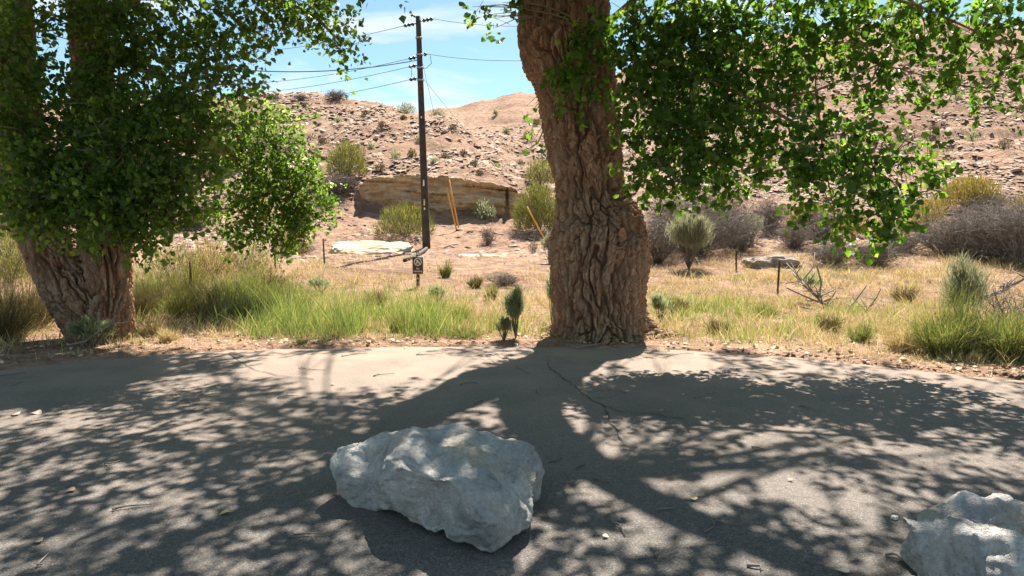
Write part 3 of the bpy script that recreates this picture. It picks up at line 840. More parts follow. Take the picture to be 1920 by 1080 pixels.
vis1 += [vb(*a) for a in [
    (15, 70, 9, 45, 75, 2.392, 0.068), (5, 150, 9, 40, 60, 2.024, 0.068), (10, 210, 9, 35, 60, 1.84, 0.068), (40, 230, 9, 40, 50, 1.656, 0.068), (25, 380, 9, 30, 35, 1.196, 0.068), (170, 80, 9.4, 35, 50, 1.656, 0.068), (175, 170, 9.3, 40, 45, 1.84, 0.068), (20, 10, 9.3, 45, 30, 1.472, 0.068), (130, 10, 9.4, 40, 25, 1.288, 0.068), (185, 20, 9.4, 45, 35, 1.564, 0.068), (250, 100, 9.4, 45, 45, 1.656, 0.068),
    (455, 215, 13, 57.5, 39.2, 1.08, 0.066), (505, 225, 13, 51.75, 39.2, 1.008, 0.066), (440, 270, 13, 46, 50.4, 1.152, 0.066), (500, 280, 13, 74.75, 56, 1.296, 0.066), (550, 310, 13.1, 57.5, 50.4, 1.152, 0.066), (460, 340, 13, 63.25, 56, 1.296, 0.066), (530, 360, 13.1, 74.75, 61.6, 1.368, 0.066), (585, 360, 13.2, 40.25, 50.4, 1.008, 0.066),
    (570, 405, 13.2, 55.2, 44.8, 1.08, 0.066), (500, 410, 13.1, 63.25, 50.4, 1.224, 0.066), (440, 400, 13, 51.75, 50.4, 1.08, 0.066), (470, 440, 13, 57.5, 24.64, 0.936, 0.066), (540, 440, 13.1, 51.75, 22.4, 0.792, 0.066)]]
over1, over2 = [], []
_vc = np.array([tuple(v[0]) for v in vis1 + vis2]); _vr = np.array([v[1] for v in vis1 + vis2])
_S = np.array(tuple(S))
def shaded_already(q):
    # does the way to the sun pass through foliage that the picture shows
    o = (np.array(tuple(q)) - _vc) / _vr; d = _S[None] / _vr
    b_ = np.sum(o * d, 1); a_ = np.sum(d * d, 1); c_ = np.sum(o * o, 1) - 0.8
    return bool(np.any(b_ * b_ - a_ * c_ > 0))
def in_frame(c, r):
    x, y = proj(np.array([tuple(c)]))
    k = r / max(c.y, 1) * F
    return y[0] > -k * 1.15 - 8 and c.y > 0.3 and -k < x[0] < 1920 + k
gy = 0.2
while gy < 9.6:
    gx = -8.5
    while gx < 8.8:
        q = Vector((gx + random.uniform(-.25, .25), gy + random.uniform(-.25, .25), 0))
        if q.y < edge_y(q.x) - 0.1:
            dq = proj(np.array([tuple(q)]))
            ppx, ppy = (dq[0][0], dq[1][0]) if q.y > 2.3 else (960 + F * q.x / 2.6, 1120)
            if float(0.5 + 0.62 * perlin(q.x * 1.15 + 3, q.y * 0.85, 5.5) + 0.3 * perlin(q.x * 2.7, q.y * 2.2, 1.5)) < shade_weight(ppx, ppy) and not (shaded_already(q) and random.random() < 0.93):
                for _ in range(8):
                    h = (random.uniform(4.6, 6.8) if q.y < 6 else random.uniform(6.6, 9.2)) if q.x > 1.0 else (random.uniform(4.6, 7.2) if q.y < 6 else random.uniform(6.4, 9.2))
                    c = q + S * (h / S.z)
                    r = random.uniform(0.17, 0.34) if q.x > 1.0 and q.y > 3.1 else random.uniform(0.26, 0.5)
                    if not in_frame(c, r):
                        d1 = (Vector((c.x, c.y)) - T1LOC.xy).length; d2 = (Vector((c.x, c.y)) - T2LOC.xy).length
                        (over1 if d1 < d2 else over2).append((c, (r, r, r * .7), int(380 * (r / .45) ** 2), 0.085))
                        break
        gx += 0.62
    gy += 0.50

# unseen leaf clumps added up-sun to keep the leaning tree's low foliage dark
for (c, rad, n, size) in vis1:
    ux, uy = proj(np.array([tuple(c)]))
    if (uy[0] > 195 and ux[0] < 410 and c.y < 9.5) or ux[0] < 200:
        for _ in range(7):
            q = c + Vector((random.gauss(0, .3), random.gauss(0, .3), random.gauss(0, .3)))
            for h in (random.uniform(3.6, 6.5), 5.5, 7.0):
                k = q + S * (h / S.z); r = random.uniform(.4, .6)
                if not in_frame(k, r):
                    over1.append((k, (r, r, r * .7), int(330 * (r / .45) ** 2), 0.085)); break
for (c, rad, n, size) in vis2:  # unseen clumps added up-sun to darken the big tree's upper leaves
    ux, uy = proj(np.array([tuple(c)]))
    if 1150 < ux[0] < 1320 and uy[0] < 130:
        q = c + Vector((random.gauss(0, .2), random.gauss(0, .2), random.gauss(0, .2)))
        for h in (random.uniform(3.0, 5.5), 4.5, 6.0):
            k = q + S * (h / S.z); r = random.uniform(.35, .5)
            if not in_frame(k, r):
                over2.append((k, (r, r, r * .7), int(330 * (r / .45) ** 2), 0.085)); break
tree('cottonwood_tree', T2LOC, 'huge furrowed cottonwood with a branch scar, standing alone at the road edge', 'cottonwood trees along the road', M['leafR'], bag2, limbs2, vis2, over2, scar2)
tree('cottonwood_tree', T1LOC, 'leaning cottonwood with two stems and low dark foliage on the left', 'cottonwood trees along the road', M['leafL'], bag, limbs1, vis1, over1)

# ------------------------------------------------------------------ boulders
def boulder(name, hulls, label, voxel=0.013, amp=1.0, seed=0.0):
    bm = bmesh.new()
    for pts in hulls:
        vs = [bm.verts.new(tuple(p)) for p in pts]
        r = bmesh.ops.convex_hull(bm, input=vs)
        junk = [v for v in vs if v.is_valid and not v.link_faces]
        if junk: bmesh.ops.delete(bm, geom=junk, context='VERTS')
    bmesh.ops.recalc_face_normals(bm, faces=bm.faces)
    cc = sum((v.co for v in bm.verts), Vector()) / len(bm.verts); cc.z = 0
    for v in bm.verts: v.co = cc + (v.co - cc) * 1.03
    me = bpy.data.meshes.new('tmp'); bm.to_mesh(me); bm.free()
    o = bpy.data.objects.new('tmp', me); COL.objects.link(o)
    md = o.modifiers.new('r', 'REMESH'); md.mode = 'VOXEL'; md.voxel_size = voxel
    sm = o.modifiers.new('s', 'SMOOTH'); sm.factor = 0.5; sm.iterations = 0
    dg = bpy.context.evaluated_depsgraph_get()
    me2 = bpy.data.meshes.new_from_object(o.evaluated_get(dg))
    bpy.data.objects.remove(o)
    n = len(me2.vertices)
    V = np.empty(n * 3, np.float32); me2.vertices.foreach_get('co', V); V = V.reshape(-1, 3).astype(float)
    N = np.empty(n * 3, np.float32); me2.vertices.foreach_get('normal', N); N = N.reshape(-1, 3).astype(float)
    x, y, z = V.T
    # chipped planes, fracture steps and pits
    q = fbm(x * 3.2 + seed, y * 3.2, z * 3.2, 2) * 3.0; fl = np.floor(q)
    d = 0.011 * (fl + sstep(.72, 1.0, q - fl))
    wv = 0.25 * perlin(x * 4, y * 4, z * 4 + seed)
    q = (x * 0.5 + y * 0.4 - z * 0.8 + wv * .5) * 13 + seed; fl = np.floor(q)
    d += 0.010 * (sstep(.0, .85, q - fl) - .5) * np.clip(.3 + 1.4 * perlin(x * 3.5, y * 3.5, z * 3.5 + 2 * seed), 0, 1)
    rg = np.minimum(1, np.abs(perlin(x * 5 + seed, y * 5 + wv * 2, z * 5)) * 6)
    d += 0.010 * rg
    rg2 = np.minimum(1, np.abs(perlin(x * 13 + seed, y * 13, z * 13 + wv * 6)) * 4)
    d += 0.005 * rg2 + 0.0035 * fbm(x * 36, y * 36, z * 36, 2)
    cr_ = np.random.default_rng(int(seed * 10) + 5)
    for k in range(64):                     # conchoidal chips: flat cuts across bumps
        i0 = cr_.integers(0, n); nrm = N[i0] + cr_.normal(size=3) * .28; nrm /= np.linalg.norm(nrm)
        rr = cr_.uniform(.12, .36); dist = np.linalg.norm(V - V[i0], axis=1)
        w = sstep(rr, rr * .55, dist)
        hgt = (V - V[i0]) @ nrm + cr_.uniform(.001, .014)
        V = V - nrm[None] * (np.maximum(0, hgt) * w)[:, None]
    V = V + N * (d * amp)[:, None]
    V[:, 2] = np.maximum(V[:, 2], -0.02)
    c = np.array([V[:, 0].mean(), V[:, 1].mean(), 0])
    me2.vertices.foreach_set('co', (V - c).astype(np.float32).ravel())
    me2.polygons.foreach_set('use_smooth', np.ones(len(me2.polygons), bool))
    me2.materials.clear(); me2.materials.append(M['limestone']); me2.update()
    me2.name = name
    bo = obj(name, me2, None, c)
    tag(bo, label, 'boulder', 'limestone boulders set on the asphalt')
    return bo

mainh = [at(738, 818, 4.0), at(790, 803, 4.05), at(850, 803, 4.1), at(930, 816, 4.08), at(985, 838, 4.0), at(1018, 872, 3.84), at(1026, 905, 3.70), at(1020, 940, 3.62),
         at(708, 850, 3.80), at(714, 884, 3.56), at(740, 902, 3.46), at(800, 888, 3.40), at(870, 925, 3.28), at(906, 958, 3.17), at(990, 975, 3.48), at(960, 1034, 3.38), at(893, 1049, 3.24), at(842, 1030, 3.33), at(768, 975, 3.66),
         at(740, 945, 3.66), Vector((-0.60, 4.25, 0.0)), Vector((0.12, 4.25, 0.0)), Vector((-0.45, 4.38, .22)), Vector((0.02, 4.35, .22)), Vector((0.14, 3.95, 0.02)), Vector((-.2, 3.45, .0)), Vector((-.50, 3.85, .0))]
lefth = [at(621, 862, 4.00), at(648, 840, 4.10), at(690, 825, 4.14), at(740, 815, 4.14), at(624, 900, 3.90), at(636, 945, 3.88), at(662, 972, 3.86), at(722, 977, 3.82), at(708, 888, 3.66), at(665, 900, 3.70), at(640, 893, 3.80), at(740, 940, 3.74), Vector((-1.0, 4.25, .12)), Vector((-.8, 4.4, .05)), Vector((-.6, 4.35, .2)), Vector((-.92, 4.0, 0)), Vector((-.60, 3.9, 0))]
bridge = [at(640, 845, 4.06), at(690, 822, 4.1), at(745, 812, 4.1), at(800, 830, 3.9), at(790, 890, 3.6), at(715, 895, 3.62), at(650, 896, 3.78), at(640, 940, 3.86), at(700, 970, 3.84), at(760, 970, 3.72), Vector((-.85, 4.35, .1)), Vector((-.4, 4.35, .2)), Vector((-.5, 3.9, .0))]
boulder('boulder', [mainh, lefth, bridge], 'large blue-grey limestone boulder in the middle of the foreground', 0.010, 0.8, 7.0)
b2 = [at(1668, 960, 2.92), at(1676, 980, 2.86), at(1712, 952, 3.0), at(1748, 962, 3.0), at(1775, 948, 3.05), at(1712, 1015, 2.84), at(1752, 1062, 2.76), at(1795, 1110, 2.66), at(1850, 1020, 2.62), Vector((1.95, 3.2, .1)), Vector((1.85, 2.85, .02)), Vector((1.80, 2.6, .0))]
b2b = [at(1795, 934, 3.02), at(1822, 922, 3.1), at(1900, 928, 3.25), at(1990, 945, 3.25), at(2100, 990, 3.1), at(2140, 1060, 2.85), at(1790, 985, 2.8), at(1850, 1030, 2.58), at(1900, 1040, 2.5), at(1990, 1060, 2.48), Vector((2.0, 3.45, 0)), Vector((2.75, 3.4, 0)), Vector((2.75, 2.8, 0)), Vector((2.3, 2.3, 0)), Vector((1.85, 2.45, 0)), Vector((1.9, 3.2, 0))]
boulder('boulder', [b2, b2b], 'pale grey boulder cut by the right edge of the picture', 0.013, 1.3, 9.0)

# ------------------------------------------------------------------ sandstone ledge
def ledge():
    nx, nz = 220, 46
    pxs = np.linspace(668, 992, nx)
    top = np.interp(pxs, [668, 690, 720, 780, 830, 900, 960, 992], [352, 334, 330, 326, 330, 340, 350, 372])
    top = top + 5 * perlin(pxs * .045, 2.0, 2.0) + 3 * perlin(pxs * .16, 2.0, 6.0)
    bot = np.interp(pxs, [668, 690, 760, 850, 950, 992], [378, 390, 402, 412, 412, 408])
    V = np.zeros((nz, nx, 3))
    for k in range(nz):
        t = k / (nz - 1)
        for m_ in range(nx):
            py = bot[m_] + (top[m_] - bot[m_]) * min(1, t / 0.86)
            Yd = 34.0 - 0.15
            P = at(pxs[m_], py, Yd)
            back = 0 if t <= 0.86 else (t - 0.86) / 0.14 * 2.0
            V[k, m_] = (P.x, P.y + back, P.z - (0.25 if k == 0 else 0))
    x, z = V[..., 0], V[..., 2]
    zb = z + 0.07 * x + 0.25 * perlin(x * .3, 2.0, z * .3)
    beds = np.abs(perlin(x * .12, 4.0, zb * 2.3)) * 2
    q_ = zb * 2.6 + .5 * perlin(x * .25, 5, z * .4); bl = np.floor(q_) ; fr_ = q_ - bl
    out = 0.5 * perlin(x * .35 + bl * 7.7, bl * 3.3, 2.) + 0.22 * np.clip(beds, 0, 1) + 0.3 * fbm(x * .8, 1.0, z * .9, 3) + 0.10 * fbm(x * 2.6, 1, zb * 6, 3) - .16 * sstep(.82, 1, fr_)
    notch = 0.45 * sstep(0.05, 0.0, np.abs(perlin(x * .45, 9, z * .15)))
    env = np.interp(pxs, [668, 690, 960, 992], [0.0, 1, 1, 0.2])[None, :]
    under = 0.35 * sstep(0.55, 0.0, np.linspace(0, 1, nz))[:, None]
    V[..., 1] -= (out - notch - under) * env - 0.5 * (1 - env)
    V[-8:, :, 2] += 0.05 * perlin(x[-8:] * 2, 3, z[-8:])
    c = np.array([V[..., 0].mean(), 34.0, V[..., 2].min()])
    i, j = np.meshgrid(np.arange(nz - 1), np.arange(nx - 1), indexing='ij')
    a = (i * nx + j).ravel()
    o = obj('sandstone_ledge', mesh_np('sandstone_ledge', V.reshape(-1, 3) - c, None, np.stack([a, a + 1, a + nx + 1, a + nx], 1), M['ledge'], False), None, c)
    tag(o, 'long shaded sandstone ledge cropping out of the hillside behind the utility pole', 'rock ledge')
ledge()

def rock_slab(name, c, size, rz, mat, label, cat='rock', seed=1.0, group=None, tilt=0.0):
    bm = bmesh.new()
    bmesh.ops.create_icosphere(bm, subdivisions=5, radius=1)
    V = np.array([v.co[:] for v in bm.verts])
    s = np.sign(V) * np.abs(V) ** 0.55
    x, y, z = s.T
    s = s * (1 + 0.22 * fbm(x * 1.3 + seed, y * 1.3, z * 1.3, 3))[:, None]
    s = s * np.array(size) / 2
    s[:, 2] += 0.06 * size[2] * perlin(s[:, 0] * 6, s[:, 1] * 6, s[:, 2] * 12)
    for v, q in zip(bm.verts, s): v.co = q
    me = bpy.data.meshes.new(name); bm.to_mesh(me); bm.free()
    me.materials.append(mat)
    o = obj(name, me, None, c)
    o.rotation_euler = (tilt, 0, rz)
    tag(o, label, cat, group)
    return o
p_ = G(700, 25.6)
rock_slab('sandstone_slab', (p_.x, p_.y, p_.z - 0.0), (2.9, 1.9, 0.62), 0.1, M['slab'], 'low pale sandstone slab in the dry grass left of the utility pole', seed=4.0, tilt=0.2)
p_ = G(640, 25.2)
rock_slab('sandstone_slab', (p_.x, p_.y, p_.z - 0.05), (0.9, 0.9, 0.42), 0.5, M['slab'], 'small pale sandstone block at the left end of the slab', seed=14.0)
p_ = G(1445, 19.8)
rock_slab('sandstone_slab', (p_.x, p_.y, p_.z - 0.16), (1.5, 1.3, 0.75), -0.1, M['dark_rock'], 'flat rock slab behind the two fence posts on the right', seed=24.0)
p_ = G(900, 24.5)
rock_slab('sandstone_slab', (p_.x, p_.y, p_.z - 0.07), (1.9, 1.0, 0.2), 0.0, M['slab'], 'nearly buried sandstone slab between the pole and the big trunk', seed=34.0)

# ------------------------------------------------------------------ utility pole
def lerp_(a, b, t): return Vector(a).lerp(Vector(b), t)
PB = G(800, 26.6); PB.z -= 0.05
PT = at(784, 31, 26.6)
pole = empty('utility_pole', PB)
tag(pole, 'tall dark wooden utility pole with wires, leaning slightly', 'utility pole')
off = np.array(tuple(PB))
b = Bag(); tube(b, [lerp_(PB, PT, t) for t in np.linspace(-0.02, 1, 24).tolist()], 0.155, 0.095, 14)
obj('shaft', b.mesh('shaft', M['polewood'], True, off), pole)
def on_pole(py): return lerp_(PB, PT, (468 - py) / (468 - 31))
def tagplate(py, h, mat, dx=0):
    c = on_pole(py); r = 0.155 - 0.06 * (468 - py) / 437
    b = Bag(); box(b, c + Vector((dx, -r - 0.012, 0)), (0.055, 0.02, h * .7)); obj('tag_plate', b.mesh('tag_plate', mat, False, off), pole)
tagplate(341, 0.34, M['whitetag']); tagplate(378, 0.34, M['yellowtag']); tagplate(390, 0.12, M['whitetag']); tagplate(218, 0.10, M['whitetag'])
def insulator(p0, d, n=3):
    b = Bag(); d = Vector(d).normalized()
    tube(b, [p0, p0 + d * 0.16], 0.02, 0.02, 6)
    for k in range(n):
        a_ = p0 + d * (0.18 + 0.15 * k)
        tube(b, [a_, a_ + d * 0.03, a_ + d * 0.08, a_ + d * 0.14], 0, 0, 9, rad=np.array([0.025, 0.075, 0.06, 0.025]))
    obj('insulator', b.mesh('insulator', M['porcelain'], True, off), pole)
    return p0 + d * (0.18 + 0.15 * n)
LDIR, RDIR = Vector((-1, .35, -.08)), Vector((1, -.35, .06))
def wire(a_, bpt, sag, label, r=0.010):
    a_, bpt = Vector(a_), Vector(bpt)
    pts = []
    for t in np.linspace(0, 1, 40).tolist():
        q = a_.lerp(bpt, t); q.z -= sag * 4 * t * (1 - t); pts.append(q)
    bb = Bag(); tube(bb, pts, r, r, 5)
    o = obj('power_line', bb.mesh('power_line', M['wire'], True, np.array(tuple(a_))), None, a_)
    tag(o, label, 'wire', 'wires on the utility pole')
def far_left(p0, pxa, pya, Ya=40):
    """continue the line to a pole out of frame on the left"""
    q = at(pxa, pya, Ya); return p0 + (q - p0) * 2.4
e = insulator(on_pole(43), LDIR); wire(e, far_left(e, 500, 72, 34), 0.6, 'topmost wire leaving the utility pole to the left')
e = insulator(on_pole(40), RDIR); wire(e, far_left(e, 975, 26, 23), 0.4, 'topmost wire leaving the utility pole to the right')
e = insulator(on_pole(105), LDIR, 2); wire(e, far_left(e, 500, 127, 34), 0.7, 'thin wire second from the top, running left from the pole')
wire(on_pole(110), far_left(on_pole(110), 500, 86, 25), 0.9, 'sagging thick cable crossing the others left of the pole', 0.018)
e = insulator(on_pole(120), LDIR, 2); wire(e, far_left(e, 500, 149, 34), 0.6, 'third wire down, running left from the pole')
e = insulator(on_pole(144), LDIR, 2); wire(e, far_left(e, 500, 174, 34), 0.6, 'lowest wire running left from the pole')
e = insulator(on_pole(102), RDIR, 1); wire(e, far_left(e, 975, 91, 23), 0.4, 'lower wire leaving the utility pole to the right')
b = Bag(); tube(b, [on_pole(100) + Vector((.4, -.1, .0)), on_pole(118) + Vector((.45, -.1, 0)), on_pole(127) + Vector((.25, -.1, 0)), on_pole(126)], 0.012, 0.012, 5)
tube(b, [on_pole(120) + Vector((-.35, 0, 0)), on_pole(132) + Vector((-.3, -.1, 0)), on_pole(144) + Vector((-.35, 0, 0))], 0.01, 0.01, 5)
obj('jumper_wire', b.mesh('jumper_wire', M['wire'], True, off), pole)
b = Bag(); tube(b, [on_pole(33) + Vector((-.1, -.05, 0)), on_pole(30) + Vector((-.2, -.05, .02)), on_pole(31) + Vector((-.26, -.05, .0))], 0.03, 0.05, 7)
obj('pole_top_pin', b.mesh('pole_top_pin', M['porcelain'], True, off), pole)
for py_ in (70, 101, 125, 148):
    b = Bag(); c = on_pole(py_); tube(b, [c - Vector((0, 0, .03)), c + Vector((0, 0, .03))], 0.13, 0.13, 14); obj('band', b.mesh('band', M['steel'], True, off), pole)

# guy wires with orange guards
def guard(pxt, pyt, pxb, pyb, Y, label):
    bt = G(pxb, Y); tp = at(pxt, pyt, Y - 0.4)
    bt = Vector((bt.x, bt.y, bt.z - 0.05))
    bb = Bag(); L = (tp - bt)
    tube(bb, [bt, bt + L * .25, bt + L * .6, tp], 0.036, 0.034, 8)
    o = obj('guy_wire_guard', bb.mesh('guy_wire_guard', M['marker'], True, np.array(tuple(bt))), None, bt)
    tag(o, label, 'guy guard', 'orange guy-wire guards')
    return tp
tp = guard(842, 337, 861, 424, 31.0, 'taller of the two orange guards standing close together by the ledge')
wire(tp, on_pole(90), 0.0, 'steep guy wire from the pole to the paired orange guards', 0.007)
guard(838, 354, 857, 421, 30.8, 'shorter of the two orange guards standing close together by the ledge')
tp = guard(988, 388, 1026, 437, 28.5, 'slanting orange guard standing alone beside the big trunk')
wire(tp, on_pole(138), 0.0, 'slanting guy wire running down from the pole to the right', 0.007)

# ------------------------------------------------------------------ sign
SY = 16.5
sb = G(783, SY)
sign = empty('campground_sign', sb)
tag(sign, 'brown sign with a crossed-out tent symbol on a post in the grass', 'sign')
off = np.array(tuple(sb))
sc_ = at(783.5, 497.5, SY)
sw, sh = 0.265, 0.425
def local_mesh(name, bagm, mat, par=None): return obj(name, bagm.mesh(name, mat, False, off), par or sign)
b = Bag(); zt = at(783, 472, SY).z
box(b, (sc_.x - .005, SY + 0.03, (sb.z - .1 + zt) / 2), (0.075, 0.04, zt - sb.z + .1)); local_mesh('post', b, M['postbrown'])
b = Bag(); box(b, (sc_.x, SY - 0.0, sc_.z), (sw, 0.012, sh)); plate = local_mesh('plate', b, M['signwhite'])
b = Bag(); box(b, (sc_.x, SY - 0.0095, sc_.z), (sw - 0.022, 0.003, sh - 0.022)); local_mesh('face', b, M['signbrown'], plate)
def ring(bg, cx, cz, r0, r1, y, n=40):
    V, q = [], []
    for k in range(n):
        a_ = 2 * math.pi * k / n
        V += [(cx + r0 * math.cos(a_), y, cz + r0 * math.sin(a_)), (cx + r1 * math.cos(a_), y, cz + r1 * math.sin(a_))]
        q.append((2 * k, 2 * k + 1, (2 * k + 3) % (2 * n), (2 * k + 2) % (2 * n)))
    bg.add(V, None, q)
cz = sc_.z + 0.085
b = Bag(); ring(b, sc_.x, cz, 0.072, 0.094, SY - 0.0130); local_mesh('prohibition_ring', b, M['signwhite'], plate)
b = Bag()   # tent: an A-shape with open door
zz0, hh, ww = cz - 0.045, 0.10, 0.058
b.add([(sc_.x - ww, SY - .0125, zz0), (sc_.x - .018, SY - .0125, zz0), (sc_.x, SY - .0125, zz0 + .05), (sc_.x, SY - .0125, zz0 + hh), (sc_.x + .018, SY - .0125, zz0), (sc_.x + ww, SY - .0125, zz0)], [(0, 1, 2), (0, 2, 3), (2, 4, 5), (2, 5, 3)])
local_mesh('tent_symbol', b, M['signwhite'], plate)
b = Bag()
d_ = 0.075 * math.sqrt(.5); e_ = 0.010 * math.sqrt(.5)
b.add([(sc_.x - d_ - e_, SY - .0138, cz + d_ - e_), (sc_.x - d_ + e_, SY - .0138, cz + d_ + e_), (sc_.x + d_ + e_, SY - .0138, cz - d_ + e_), (sc_.x + d_ - e_, SY - .0138, cz - d_ - e_)], None, [(0, 1, 2, 3)])
local_mesh('slash', b, M['signwhite'], plate)
def text_on(body, size, x, z, mat):
    cu = bpy.data.curves.new('t', 'FONT'); cu.body = body; cu.size = size; cu.align_x = 'CENTER'; cu.extrude = 0.0006
    cu.offset = 0.0012
    o = bpy.data.objects.new('t', cu); COL.objects.link(o)
    me = bpy.data.meshes.new_from_object(o.evaluated_get(bpy.context.evaluated_depsgraph_get()))
    bpy.data.objects.remove(o)
    me.materials.clear(); me.materials.append(mat); me.name = 'lettering'
    q = obj('lettering', me, plate, Vector((x, SY - 0.0125, z)) - sb)
    q.rotation_euler = (math.pi / 2, 0, 0)
text_on('No', 0.058, sc_.x, sc_.z - 0.095, M['signwhite'])
text_on('Camping', 0.058, sc_.x, sc_.z - 0.155, M['signwhite'])
b = Bag(); box(b, (sc_.x - .002, SY + 0.004, at(783, 476, SY).z), (0.055, 0.008, 0.055)); local_mesh('sticker', b, M['whitetag'])
for k, pz in enumerate((522, 530, 537, 543)):
    b = Bag(); box(b, (sc_.x + (-.01, .012, -.005, .008)[k], SY + 0.0065, at(783, pz, SY).z), (0.04, 0.006, 0.028)); local_mesh('sticker', b, M['whitetag'])

# ------------------------------------------------------------------ fence posts
for px_, pt, pb, Y_, lab in [(608, 447, 505, 20.5, 'thin rusty fence post left of the pale slab'), (516, 464, 512, 19.5, 'short rusty fence post among the grass below the leafy bough'), (355, 488, 565, 14.5, 'rusty fence post hidden in tall weeds near the left tree'),
                             (1381, 468, 530, 19.0, 'rusty fence post beside the flat slab on the right'), (1460, 487, 556, 15.5, 'rusty fence post at the broken end of the dead branch'), (1290, 480, 520, 20.5, 'short rusty stake behind the grey sagebrush')][:5]:
    gp = G(px_, Y_); zt = at(px_, pt, Y_).z
    r = empty('fence_post', gp); tag(r, lab, 'fence post', 'steel fence posts')
    h = zt - gp.z
    b = Bag(); box(b, (0, 0, h / 2 - .05), (0.045, 0.008, h + .1)); box(b, (0, 0.022, h / 2 - .05), (0.008, 0.036, h + .098))
    obj('stake', b.mesh('stake', M['rust']), r)
    b = Bag()
    for k in range(int(h / 0.09)): box(b, (0, -0.008, 0.1 + k * 0.085), (0.014, 0.009, 0.03))
    obj('studs', b.mesh('studs', M['rust']), r)
    r.rotation_euler = (0.02, random.uniform(-.03, .03), random.uniform(-.4, .4))

# ------------------------------------------------------------------ shrubs
def stems_bag(n, h, rad, r, kink=0.15, sub=2, k=4, spread=1.0, wob=0.12):
    b = Bag()
    for _ in range(n):
        a_ = random.uniform(0, 2 * math.pi); q = math.sqrt(random.random()) * spread
        tip = Vector((math.cos(a_) * q * rad, math.sin(a_) * q * rad, h * random.uniform(.65, 1) * (1 - .35 * q * q)))
        b0 = Vector((math.cos(a_) * .12 * rad, math.sin(a_) * .12 * rad, -0.04))
        pts = []
        jx, jy = random.gauss(0, kink) * rad, random.gauss(0, kink) * rad
        for t in np.linspace(0, 1, 6).tolist():
            w = math.sin(math.pi * t)
            pts.append(b0.lerp(tip, t) + Vector((jx * w + random.gauss(0, wob * .3) * rad * .4, jy * w + random.gauss(0, wob * .3) * rad * .4, 0.15 * h * w)))
        tube(b, pts, r * random.uniform(.6, 1.2), r * .25, k)
        for s_ in range(sub):
            i0 = random.randint(1, 4); p0 = pts[i0]
            e_ = p0 + Vector((random.gauss(0, .35) * rad, random.gauss(0, .35) * rad, random.uniform(.0, .35) * h))
            tube(b, [p0, p0.lerp(e_, .5) + Vector((random.gauss(0, .05) * rad, random.gauss(0, .05) * rad, 0.03 * h)), e_], r * .5, r * .15, 3)
    return b

